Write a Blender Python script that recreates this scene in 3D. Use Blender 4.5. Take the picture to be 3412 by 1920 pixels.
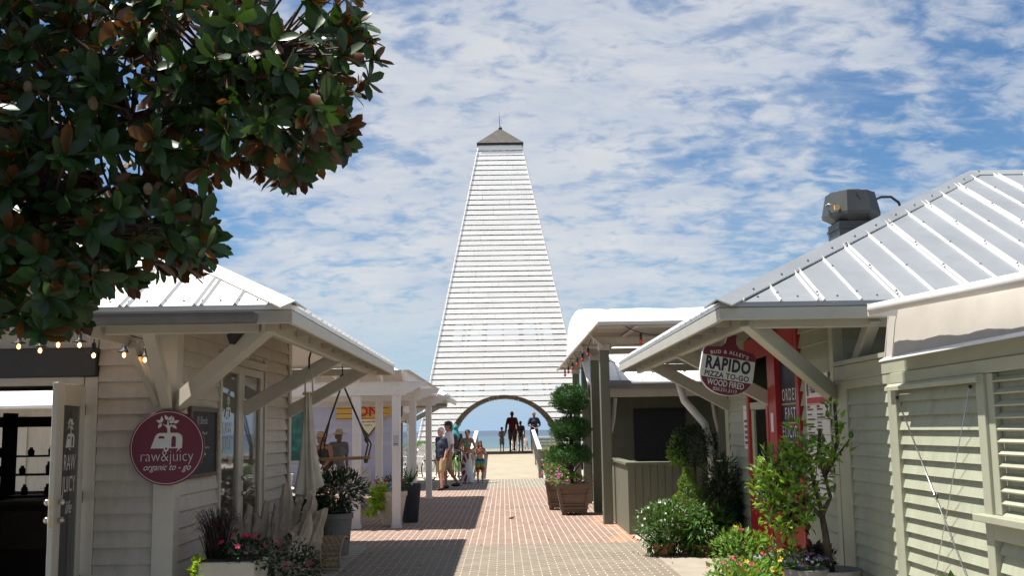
import bpy, bmesh, math, random
from mathutils import Vector, Matrix, Euler
R = math.radians
for o in list(bpy.data.objects): bpy.data.objects.remove(o)
S = bpy.context.scene
COL = S.collection

# ---------------------------------------------------------------- camera
cam = bpy.data.cameras.new('camera'); cam.sensor_width = 36; cam.lens = 37.73
cam.clip_end = 40000; cam.clip_start = 0.05
camo = bpy.data.objects.new('camera', cam); COL.objects.link(camo)
_p, _y, _r = math.atan(358/2700), R(0.55), -0.016
F = Vector((math.sin(_y)*math.cos(_p), math.cos(_y)*math.cos(_p), math.sin(_p)))
rt = Vector((math.cos(_y), -math.sin(_y), 0)); up = rt.cross(F)
rt, up = rt*math.cos(_r)+up*math.sin(_r), up*math.cos(_r)-rt*math.sin(_r)
M = Matrix((rt, up, -F)).transposed().to_4x4(); M.translation = (0, 0, 1.65)
camo.matrix_world = M
S.camera = camo

# ---------------------------------------------------------------- sun, sky, exposure
SUNDIR = Vector((-0.41, 0.0, 1)).normalized()          # towards the sun
sl = bpy.data.lights.new('sun', 'SUN'); sl.energy = 5.0; sl.angle = R(0.53); sl.color = (1, .955, .88)
so = bpy.data.objects.new('sun', sl); COL.objects.link(so)
so.rotation_euler = (-SUNDIR).to_track_quat('-Z', 'Y').to_euler(); so.location = (-10, -4, 25)
w = bpy.data.worlds.new('World'); S.world = w; w.use_nodes = True
nt = w.node_tree; nt.nodes.clear()
def N(t, **k):
    n = nt.nodes.new(t)
    for a, b in k.items(): setattr(n, a, b)
    return n
def math_node(op, a=None, b=None, c=None, clamp=False):
    n = N('ShaderNodeMath', operation=op); n.use_clamp = clamp
    for i, x in enumerate((a, b, c)):
        if x is None: continue
        if isinstance(x, (int, float)): n.inputs[i].default_value = x
        else: nt.links.new(x, n.inputs[i])
    return n.outputs[0]
sky = N('ShaderNodeTexSky'); sky.sky_type = 'NISHITA'; sky.sun_disc = False
sky.sun_elevation = math.asin(SUNDIR.z); sky.sun_rotation = math.atan2(SUNDIR.x, SUNDIR.y)
sky.air_density = 1.0; sky.dust_density = 0.25; sky.ozone_density = 4.0
bgS = N('ShaderNodeBackground'); bgS.inputs['Strength'].default_value = 0.064
hs = N('ShaderNodeHueSaturation'); hs.inputs['Saturation'].default_value = 1.24; nt.links.new(sky.outputs[0], hs.inputs['Color']); nt.links.new(hs.outputs[0], bgS.inputs[0])
tc = N('ShaderNodeTexCoord'); sep = N('ShaderNodeSeparateXYZ'); nt.links.new(tc.outputs['Generated'], sep.inputs[0])
zz = math_node('ADD', math_node('MAXIMUM', sep.outputs[2], 0.0), 0.30)
cx = math_node('DIVIDE', sep.outputs[0], zz); cy = math_node('DIVIDE', sep.outputs[1], zz)
cmb = N('ShaderNodeCombineXYZ'); nt.links.new(cx, cmb.inputs[0]); nt.links.new(cy, cmb.inputs[1])
def noise(scale, det, rough, rot=0, sx=1, sy=1, off=(0, 0, 0), dist=0):
    mp = N('ShaderNodeMapping'); nt.links.new(cmb.outputs[0], mp.inputs[0])
    mp.inputs['Rotation'].default_value = (0, 0, R(rot)); mp.inputs['Scale'].default_value = (sx, sy, 1); mp.inputs['Location'].default_value = off
    n = N('ShaderNodeTexNoise'); n.inputs['Scale'].default_value = scale; n.inputs['Detail'].default_value = det
    n.inputs['Roughness'].default_value = rough; n.inputs['Distortion'].default_value = dist
    nt.links.new(mp.outputs[0], n.inputs['Vector']); return n.outputs[0]
def sstep(x, lo, hi):
    n = N('ShaderNodeMapRange', interpolation_type='SMOOTHSTEP'); nt.links.new(x, n.inputs[0])
    n.inputs[1].default_value = lo; n.inputs[2].default_value = hi; return n.outputs[0]
big = noise(1.15, 3, .5, 25, 1, .8, (3.58, 2.42, 0), .2)
dap = noise(25.0, 4, .55, 40, .8, 1.15, (0.3, 2.1, 0), .5)
puff = noise(7.5, 6, .60, 32, .75, 1.15, (2.3, .6, 0), .4)
wisp = noise(3.6, 9, .70, -24, .5, 1.5, (5, 1, 0), .5)
veil = sstep(big, .36, .64)
a1 = math_node('ADD', math_node('MULTIPLY', dap, .45), math_node('MULTIPLY', puff, .65))
s1 = sstep(math_node('ADD', a1, math_node('MULTIPLY', veil, .15)), .52, .74)
s2 = sstep(math_node('ADD', wisp, math_node('MULTIPLY', veil, .14)), .46, .78)
msk = math_node('ADD', math_node('MULTIPLY', s1, .66), math_node('MULTIPLY', s2, .34))
msk = math_node('ADD', msk, math_node('MULTIPLY', veil, .14), clamp=True)
msk = math_node('MULTIPLY', msk, .92)
# the layer thins out into clear pale air towards the horizon
fade = sstep(sep.outputs[2], 0.0, 0.15)
msk = math_node('MULTIPLY', msk, math_node('ADD', math_node('MULTIPLY', fade, .66), .30), clamp=True)
tone = noise(5.0, 4, .6, 10, 1, 1, (1, 8, 0))
cr = N('ShaderNodeValToRGB'); nt.links.new(tone, cr.inputs[0])
cr.color_ramp.elements[0].position = .3; cr.color_ramp.elements[0].color = (.78, .84, .95, 1)
cr.color_ramp.elements[1].position = .65; cr.color_ramp.elements[1].color = (.98, .99, 1., 1)
bgC = N('ShaderNodeBackground'); nt.links.new(cr.outputs[0], bgC.inputs[0]); bgC.inputs['Strength'].default_value = .45
mx = N('ShaderNodeMixShader'); nt.links.new(msk, mx.inputs[0]); nt.links.new(bgS.outputs[0], mx.inputs[1]); nt.links.new(bgC.outputs[0], mx.inputs[2])
bgH = N('ShaderNodeBackground'); bgH.inputs[0].default_value = (.235, .335, .455, 1); bgH.inputs['Strength'].default_value = 1.0
mh = N('ShaderNodeMixShader'); nt.links.new(math_node('SUBTRACT', 1.0, sstep(sep.outputs[2], -.01, .12)), mh.inputs[0]); nt.links.new(mx.outputs[0], mh.inputs[1]); nt.links.new(bgH.outputs[0], mh.inputs[2])
wo = N('ShaderNodeOutputWorld'); nt.links.new(mh.outputs[0], wo.inputs[0])
S.view_settings.view_transform = 'Standard'; S.view_settings.look = 'None'
S.view_settings.exposure = 0.8; S.view_settings.gamma = 1.0; S.view_settings.use_curve_mapping = False
S.render.engine = 'CYCLES'; S.cycles.max_bounces = 8; S.cycles.transparent_max_bounces = 12

# ---------------------------------------------------------------- materials
MATS = {}
def material(name, col, rough=.6, var=.12, scale=6, bump=0., bscale=40, metal=0., spec=.5, obj_var=.06, dirt=None, dirt_amt=.3, dirt_scale=3,
             stretch=(1, 1, 1), island=0., back=None, trans=0., coat=0., hue=0., ttint=(1.9, 1.8, .7)):
    m = bpy.data.materials.new(name); m.use_nodes = True; t = m.node_tree; n = t.nodes; L = t.links
    b = n['Principled BSDF']; b.inputs['Roughness'].default_value = rough; b.inputs['Metallic'].default_value = metal
    b.inputs['Specular IOR Level'].default_value = spec
    if coat: b.inputs['Coat Weight'].default_value = coat; b.inputs['Coat Roughness'].default_value = .15
    g = n.new('ShaderNodeNewGeometry'); mp = n.new('ShaderNodeMapping'); mp.inputs['Scale'].default_value = stretch
    L.new(g.outputs['Position'], mp.inputs[0])
    nz = n.new('ShaderNodeTexNoise'); nz.inputs['Scale'].default_value = scale; nz.inputs['Detail'].default_value = 5; nz.inputs['Roughness'].default_value = .62
    L.new(mp.outputs[0], nz.inputs['Vector'])
    def mr(x, lo, hi, a=0., bb=1.):
        r = n.new('ShaderNodeMapRange'); L.new(x, r.inputs[0])
        for i, q in enumerate((lo, hi, a, bb)): r.inputs[i+1].default_value = q
        return r.outputs[0]
    f = mr(nz.outputs[0], .28, .72, 1-var, 1+var)
    oi = n.new('ShaderNodeObjectInfo')
    f2 = mr(oi.outputs['Random'], 0, 1, 1-obj_var, 1+obj_var)
    mu = n.new('ShaderNodeMath'); mu.operation = 'MULTIPLY'; L.new(f, mu.inputs[0]); L.new(f2, mu.inputs[1])
    fac = mu.outputs[0]
    if island:
        f3 = mr(g.outputs['Random Per Island'], 0, 1, 1-island, 1+island)
        m3 = n.new('ShaderNodeMath'); m3.operation = 'MULTIPLY'; L.new(fac, m3.inputs[0]); L.new(f3, m3.inputs[1]); fac = m3.outputs[0]
    vm = n.new('ShaderNodeVectorMath'); vm.operation = 'SCALE'
    vm.inputs[0].default_value = col
    src = None
    if back is not None:
        mxb = n.new('ShaderNodeMix'); mxb.data_type = 'RGBA'; L.new(g.outputs['Backfacing'], mxb.inputs[0])
        mxb.inputs[6].default_value = (*col, 1); mxb.inputs[7].default_value = (*back, 1); L.new(mxb.outputs[2], vm.inputs[0])
    elif hue:
        hs = n.new('ShaderNodeHueSaturation'); hs.inputs['Color'].default_value = (*col, 1)
        L.new(mr(g.outputs['Random Per Island'], 0, 1, .5-hue, .5+hue), hs.inputs['Hue']); L.new(hs.outputs[0], vm.inputs[0])
    L.new(fac, vm.inputs['Scale']); out = vm.outputs[0]
    if dirt is not None:
        nd = n.new('ShaderNodeTexNoise'); nd.inputs['Scale'].default_value = dirt_scale; nd.inputs['Detail'].default_value = 8; nd.inputs['Roughness'].default_value = .7
        L.new(mp.outputs[0], nd.inputs['Vector'])
        mxd = n.new('ShaderNodeMix'); mxd.data_type = 'RGBA'; L.new(mr(nd.outputs[0], .5, .74, 0, dirt_amt), mxd.inputs[0]); L.new(out, mxd.inputs[6])
        mxd.inputs[7].default_value = (*dirt, 1); out = mxd.outputs[2]
    L.new(out, b.inputs['Base Color'])
    if bump:
        nb = n.new('ShaderNodeTexNoise'); nb.inputs['Scale'].default_value = bscale; nb.inputs['Detail'].default_value = 5
        L.new(mp.outputs[0], nb.inputs['Vector'])
        bp = n.new('ShaderNodeBump'); bp.inputs['Strength'].default_value = bump; bp.inputs['Distance'].default_value = .02
        L.new(nb.outputs[0], bp.inputs['Height']); L.new(bp.outputs[0], b.inputs['Normal'])
    if trans:
        tr = n.new('ShaderNodeBsdfTranslucent'); ms = n.new('ShaderNodeMixShader'); ms.inputs[0].default_value = trans
        vt = n.new('ShaderNodeVectorMath'); vt.operation = 'MULTIPLY'; L.new(out, vt.inputs[0]); vt.inputs[1].default_value = ttint
        L.new(vt.outputs[0], tr.inputs[0])
        L.new(b.outputs[0], ms.inputs[1]); L.new(tr.outputs[0], ms.inputs[2]); L.new(ms.outputs[0], n['Material Output'].inputs[0])
    MATS[name] = m; return m
def glass(name, tint=(.04, .045, .05), rough=.04, alpha=.25):
    m = bpy.data.materials.new(name); m.use_nodes = True; t = m.node_tree; n = t.nodes; L = t.links
    b = n['Principled BSDF']; b.inputs['Base Color'].default_value = (*tint, 1); b.inputs['Roughness'].default_value = rough
    b.inputs['IOR'].default_value = 1.52; b.inputs['Specular IOR Level'].default_value = .8
    tr = n.new('ShaderNodeBsdfTransparent'); tr.inputs[0].default_value = (.80, .84, .84, 1)
    gl = n.new('ShaderNodeBsdfGlossy'); gl.inputs['Roughness'].default_value = rough
    fr = n.new('ShaderNodeFresnel'); fr.inputs[0].default_value = 1.6
    m1 = n.new('ShaderNodeMixShader'); m1.inputs[0].default_value = alpha; L.new(b.outputs[0], m1.inputs[2]); L.new(tr.outputs[0], m1.inputs[1])
    m2 = n.new('ShaderNodeMixShader'); L.new(fr.outputs[0], m2.inputs[0]); L.new(m1.outputs[0], m2.inputs[1]); L.new(gl.outputs[0], m2.inputs[2])
    L.new(m2.outputs[0], n['Material Output'].inputs[0]); MATS[name] = m
def emitter(name, col, s):
    m = bpy.data.materials.new(name); m.use_nodes = True; b = m.node_tree.nodes['Principled BSDF']
    b.inputs['Base Color'].default_value = (*col, 1); b.inputs['Emission Color'].default_value = (*col, 1); b.inputs['Emission Strength'].default_value = s; MATS[name] = m

mt = material
mt('cream_paint', (.49, .44, .365), .55, .09, 5, .16, 34, dirt=(.27, .235, .18), dirt_amt=.42, dirt_scale=1.5, stretch=(3, 3, .6))
mt('cream_trim', (.50, .46, .385), .5, .05, 4, .06, 30, dirt=(.36, .32, .26), dirt_amt=.25, dirt_scale=3)
mt('olive_paint', (.35, .365, .27), .55, .09, 5, .16, 34, dirt=(.20, .20, .145), dirt_amt=.42, dirt_scale=1.5, stretch=(3, 3, .6))
mt('olive_trim', (.37, .38, .285), .5, .05, 4, .06, 30, dirt=(.30, .28, .20), dirt_amt=.25, dirt_scale=3)
mt('eave_grey', (.42, .41, .35), .5, .05, 4, .06, 30, dirt=(.25, .235, .19), dirt_amt=.3, dirt_scale=3)
mt('taupe_paint', (.145, .148, .102), .6, .08, 4, .12, 30, dirt=(.13, .12, .09), dirt_amt=.3, dirt_scale=2.5, stretch=(1, 1, .4))
mt('white_paint', (.74, .72, .70), .5, .03, 4, .05, 30, dirt=(.55, .52, .46), dirt_amt=.22, dirt_scale=3)
mt('tower_white', (.89, .88, .85), .55, .035, 3, .05, 20, obj_var=.03, dirt=(.50, .48, .43), dirt_amt=.3, dirt_scale=1.6, stretch=(.5, 1, 3))
mt('tower_back', (.05, .04, .03), .9, .15, 3)  # slat backs coloured dark to deepen the shade inside the tower
mt('tower_timber', (.27, .215, .15), .8, .15, 3, .2, 20)
mt('cap_metal', (.052, .042, .034), .55, .25, 2.2, .1, 15, metal=.2, dirt=(.13, .115, .10), dirt_amt=.5, dirt_scale=2.5, stretch=(2, 2, .6))
mt('lilac_paint', (.47, .48, .62), .55, .05, 4, .08, 30)
mt('roof_white', (.80, .79, .76), .42, .04, 2, .02, 10, dirt=(.55, .50, .44), dirt_amt=.25, dirt_scale=1.7)
mt('roof_galv', (.30, .315, .325), .40, .09, 1.6, .03, 12, metal=.25, dirt=(.16, .17, .18), dirt_amt=.35, dirt_scale=1.3)
mt('roof_rib', (.50, .50, .49), .4, .04, 3)
mt('galv_gutter', (.19, .195, .21), .5, .18, 3, .05, 20, metal=.5, dirt=(.16, .15, .15), dirt_amt=.5, dirt_scale=4)
mt('gutter_white', (.72, .70, .67), .5, .08, 3)
mt('screw', (.10, .10, .10), .5, .1, 5)
mt('vent_metal', (.045, .048, .048), .5, .14, 5, .05, 20, metal=.15, dirt=(.04, .04, .04), dirt_amt=.4, dirt_scale=4, stretch=(2, 2, .5))
mt('dark_metal', (.035, .035, .038), .45, .2, 10, metal=.6)
mt('black', (.012, .012, .014), .5, .2, 10)
mt('steel', (.55, .55, .56), .3, .1, 10, metal=1.)
mt('brass', (.55, .42, .22), .35, .2, 10, metal=1.)
mt('chrome_knob', (.5, .47, .42), .25, .1, 10, metal=1.)
mt('brick_tan', (.22, .183, .138), .85, .10, 9, .25, 90, obj_var=.12, island=.12, dirt=(.15, .125, .095), dirt_amt=.6, dirt_scale=.8)
mt('brick_pink', (.28, .185, .146), .85, .10, 9, .25, 90, obj_var=.12, island=.12, dirt=(.20, .13, .10), dirt_amt=.6, dirt_scale=.8)
mt('brick_orange', (.36, .185, .115), .85, .14, 6, .25, 90, obj_var=.12, island=.12, dirt=(.30, .20, .15), dirt_amt=.6, dirt_scale=1.5)
mt('brick_dark', (.225, .155, .122), .8, .12, 6, .2, 90, obj_var=.12, island=.12)
mt('brick_grey', (.235, .205, .16), .85, .10, 9, .25, 90, obj_var=.12, island=.12)
mt('joint_sand', (.48, .425, .335), .95, .10, 30, .1, 120)
mt('concrete', (.27, .245, .21), .85, .14, 3, .2, 60, dirt=(.15, .135, .11), dirt_amt=.55, dirt_scale=2.0)
mt('concrete_pale', (.31, .275, .22), .85, .12, 3, .2, 60, dirt=(.26, .19, .13), dirt_amt=.5, dirt_scale=2.2)
mt('asphalt', (.06, .058, .055), .9, .2, 3, .3, 60)
mt('sand', (.46, .41, .33), .95, .10, 2, .3, 14)
mt('ramp', (.33, .285, .21), .85, .10, 2, .1, 40, dirt=(.25, .20, .14), dirt_amt=.4, dirt_scale=1.5)
mt('grey_timber', (.26, .235, .19), .8, .16, 5, .25, 40, stretch=(1, 1, .3), dirt=(.15, .13, .10), dirt_amt=.4, dirt_scale=4)
mt('rail_cap', (.70, .67, .60), .7, .08, 5, .1, 40)
mt('planter_wood', (.155, .105, .07), .7, .25, 9, .3, 50, stretch=(.35, 1, 1.6), dirt=(.07, .05, .035), dirt_amt=.5, dirt_scale=5)
mt('bark', (.075, .055, .04), .9, .3, 14, .6, 40)
mt('bark_grey', (.13, .105, .08), .9, .3, 14, .6, 40)
mt('magnolia', (.027, .062, .014), .36, .30, 5, 0, spec=.4, back=(.10, .043, .014), island=.45, trans=.16, obj_var=.4)
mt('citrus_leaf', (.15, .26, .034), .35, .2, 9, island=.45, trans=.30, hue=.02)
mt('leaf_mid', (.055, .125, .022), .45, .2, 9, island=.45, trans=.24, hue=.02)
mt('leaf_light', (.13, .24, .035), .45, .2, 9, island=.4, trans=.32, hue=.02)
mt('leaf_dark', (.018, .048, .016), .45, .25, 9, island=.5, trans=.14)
mt('leaf_lime', (.30, .44, .035), .45, .15, 9, island=.3, trans=.38, hue=.012)
mt('leaf_purple', (.03, .018, .016), .5, .25, 9, island=.5)
mt('juniper', (.04, .115, .024), .6, .25, 12, island=.5, trans=.1, hue=.015)
mt('sea_oats', (.20, .21, .075), .7, .2, 9, island=.4, trans=.2)
mt('lime_fruit', (.06, .14, .02), .35, .15, 30, .1, 200)
mt('seed_cone', (.20, .13, .07), .8, .25, 60, .6, 120)
for nme, c in (('petal_pink', (.62, .03, .13)), ('petal_red', (.42, .012, .03)), ('petal_magenta', (.55, .03, .33)), ('petal_yellow', (.80, .48, .03)),
               ('petal_purple', (.30, .22, .55)), ('petal_white', (.82, .82, .78)), ('petal_violet', (.10, .03, .22))):
    mt(nme, c, .55, .15, 30, island=.25, trans=.25)
mt('soil', (.035, .025, .018), .95, .3, 20, .5, 60)
mt('pot_pale', (.60, .54, .44), .75, .10, 5, .1, 40, dirt=(.40, .33, .25), dirt_amt=.4, dirt_scale=4)
mt('pot_grey', (.20, .195, .185), .7, .20, 4, .15, 40, dirt=(.14, .12, .10), dirt_amt=.6, dirt_scale=3.5, stretch=(1, 1, .5))
mt('terracotta', (.42, .17, .085), .8, .15, 6, .15, 50, dirt=(.45, .32, .24), dirt_amt=.5, dirt_scale=5)
mt('driftwood', (.36, .30, .23), .85, .28, 9, .6, 30, stretch=(1, 1, .35), dirt=(.18, .13, .09), dirt_amt=.6, dirt_scale=6)
mt('wicker', (.30, .225, .13), .8, .2, 40, .4, 60)
mt('wicker_dark', (.05, .035, .025), .7, .3, 40, .4, 60)
mt('cloth_natural', (.50, .46, .37), .85, .14, 5, .1, 50)
mt('rope', (.085, .062, .035), .9, .2, 60, .5, 160)
mt('swing_wood', (.42, .24, .09), .55, .18, 10, .1, 60, stretch=(.3, 1, 1))
mt('sign_maroon', (.125, .008, .024), .45, .05, 8)
mt('sign_white', (.62, .61, .58), .5, .03, 8)
mt('sign_navy', (.012, .018, .04), .5, .05, 8)
mt('sign_yellow', (.62, .38, .07), .5, .05, 8)
mt('sign_cream', (.72, .66, .48), .5, .05, 8)
mt('print_red', (.45, .02, .02), .5, .05, 8)
mt('print_grey', (.10, .10, .10), .6, .05, 8)
mt('print_pink', (.45, .13, .13), .6, .05, 8)
mt('gold_line', (.50, .30, .10), .5, .05, 8)
mt('chalkboard', (.022, .026, .032), .75, .25, 6)
mt('chalk', (.45, .45, .45), .9, .2, 60)
mt('frame_wood', (.10, .06, .035), .6, .2, 12)
mt('red_paint', (.36, .022, .02), .4, .05, 5, .03, 30, dirt=(.22, .015, .015), dirt_amt=.3, dirt_scale=4)
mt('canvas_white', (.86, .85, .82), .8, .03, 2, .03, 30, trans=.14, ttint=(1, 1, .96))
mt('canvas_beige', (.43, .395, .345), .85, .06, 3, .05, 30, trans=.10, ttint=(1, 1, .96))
mt('shade_cloth', (.55, .53, .50), .9, .05, 8, trans=.35, ttint=(1, 1, .96))
mt('painting', (.015, .10, .085), .4, .6, 4, dirt=(.02, .30, .22), dirt_amt=.7, dirt_scale=4)
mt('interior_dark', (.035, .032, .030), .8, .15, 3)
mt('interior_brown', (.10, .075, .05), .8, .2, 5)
mt('dark_fascia', (.045, .045, .045), .7, .1, 4)
mt('awning_metal', (.74, .71, .67), .4, .05, 4)
mt('rubber', (.015, .015, .015), .8, .1, 20)
mt('bike_white', (.72, .72, .70), .35, .04, 8, coat=.3)
mt('bike_green', (.22, .55, .05), .35, .04, 8, coat=.3)
mt('skin_fair', (.52, .28, .19), .5, .05, 12)
mt('skin_tan', (.36, .165, .095), .5, .05, 12)
mt('skin_brown', (.21, .12, .08), .5, .06, 12)
mt('hair_white', (.70, .66, .58), .6, .12, 40, .4, 120)
mt('hair_dark', (.025, .016, .012), .5, .2, 40, .4, 120)
mt('hair_blond', (.22, .13, .06), .55, .2, 40, .4, 120)
mt('navy_cloth', (.028, .036, .075), .8, .10, 9, .15, 40)
mt('khaki_cloth', (.42, .32, .17), .8, .10, 9, .15, 40)
mt('brown_cloth', (.28, .195, .11), .8, .10, 9, .15, 40)
mt('maroon_cloth', (.30, .045, .06), .8, .10, 9, .15, 40)
mt('white_cloth', (.72, .68, .68), .8, .06, 9, .15, 40)
mt('grey_cloth', (.16, .15, .145), .8, .10, 9, .15, 40)
mt('teal_cloth', (.02, .22, .21), .7, .10, 9, .15, 40)
mt('teal_bikini', (.03, .42, .30), .6, .10, 9)
mt('red_cloth', (.55, .03, .04), .7, .08, 9)
mt('straw', (.50, .38, .23), .85, .2, 50, .5, 120)
mt('denim', (.05, .065, .10), .8, .12, 20, .1, 60)
mt('bulb_red', (.55, .05, .03), .3, .05, 8)
mt('bulb_glass', (.75, .70, .65), .2, .05, 8)
glass('pane'); glass('pane_dark', (.02, .022, .025), .05, .80)
emitter('filament', (1.0, .45, .10), 12.0)
glass('bulb_clear', (.5, .35, .15), .1, .12)
# sarong: white cloth with a fan of red petals; swim shorts: teal to orange dye
def sarong_mat():
    m = bpy.data.materials.new('sarong'); m.use_nodes = True; t = m.node_tree; n = t.nodes; L = t.links; b = n['Principled BSDF']; b.inputs['Roughness'].default_value = .8
    tcx = n.new('ShaderNodeTexCoord'); sp = n.new('ShaderNodeSeparateXYZ'); L.new(tcx.outputs['Object'], sp.inputs[0])
    def mth(op, a, c):
        q = n.new('ShaderNodeMath'); q.operation = op
        for i, x in enumerate((a, c)):
            if isinstance(x, (int, float)): q.inputs[i].default_value = x
            else: L.new(x, q.inputs[i])
        return q.outputs[0]
    dx = mth('SUBTRACT', sp.outputs[0], -.10); dz = mth('SUBTRACT', sp.outputs[2], .50)
    rr = mth('SQRT', mth('ADD', mth('MULTIPLY', mth('MULTIPLY', dx, dx), 3.2), mth('MULTIPLY', dz, dz)), 0)
    an = mth('ARCTAN2', dz, mth('MULTIPLY', dx, 1.8)); st = mth('GREATER_THAN', mth('SINE', mth('MULTIPLY', an, 11), 0), -.35)
    ring = mth('MULTIPLY', mth('GREATER_THAN', rr, .27), mth('LESS_THAN', rr, .52)); side = mth('GREATER_THAN', dx, .02)
    mk = mth('MULTIPLY', mth('MULTIPLY', st, ring), side)
    vo = n.new('ShaderNodeTexVoronoi'); vo.inputs['Scale'].default_value = 22; L.new(tcx.outputs['Object'], vo.inputs['Vector'])
    dots = mth('LESS_THAN', vo.outputs['Distance'], .16)
    a = n.new('ShaderNodeMix'); a.data_type = 'RGBA'; L.new(dots, a.inputs[0]); a.inputs[6].default_value = (.58, .60, .62, 1); a.inputs[7].default_value = (.08, .10, .14, 1)
    c = n.new('ShaderNodeMix'); c.data_type = 'RGBA'; L.new(mk, c.inputs[0]); L.new(a.outputs[2], c.inputs[6]); c.inputs[7].default_value = (.24, .025, .03, 1)
    L.new(c.outputs[2], b.inputs['Base Color']); MATS['sarong'] = m
sarong_mat()
def dye_mat():
    m = bpy.data.materials.new('dyed_shorts'); m.use_nodes = True; t = m.node_tree; n = t.nodes; L = t.links; b = n['Principled BSDF']; b.inputs['Roughness'].default_value = .8
    tcx = n.new('ShaderNodeTexCoord'); sp = n.new('ShaderNodeSeparateXYZ'); L.new(tcx.outputs['Object'], sp.inputs[0])
    mr = n.new('ShaderNodeMapRange'); L.new(sp.outputs[2], mr.inputs[0]); mr.inputs[1].default_value = .36; mr.inputs[2].default_value = .74
    nz = n.new('ShaderNodeTexNoise'); nz.inputs['Scale'].default_value = 14; L.new(tcx.outputs['Object'], nz.inputs['Vector'])
    ad = n.new('ShaderNodeMath'); ad.operation = 'MULTIPLY_ADD'; L.new(nz.outputs[0], ad.inputs[0]); ad.inputs[1].default_value = .3; ad.inputs[2].default_value = -.15
    a2 = n.new('ShaderNodeMath'); L.new(mr.outputs[0], a2.inputs[0]); L.new(ad.outputs[0], a2.inputs[1])
    cr = n.new('ShaderNodeValToRGB'); L.new(a2.outputs[0], cr.inputs[0]); e = cr.color_ramp.elements
    e[0].position = 0.05; e[0].color = (.45, .08, .02, 1); e[1].position = .95; e[1].color = (.01, .05, .12, 1)
    for p_, c_ in ((.3, (.03, .02, .015, 1)), (.42, (.40, .22, .02, 1)), (.6, (.08, .28, .05, 1)), (.78, (.0, .25, .26, 1))):
        q = e.new(p_); q.color = c_
    L.new(cr.outputs[0], b.inputs['Base Color']); MATS['dyed_shorts'] = m
dye_mat()
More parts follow.
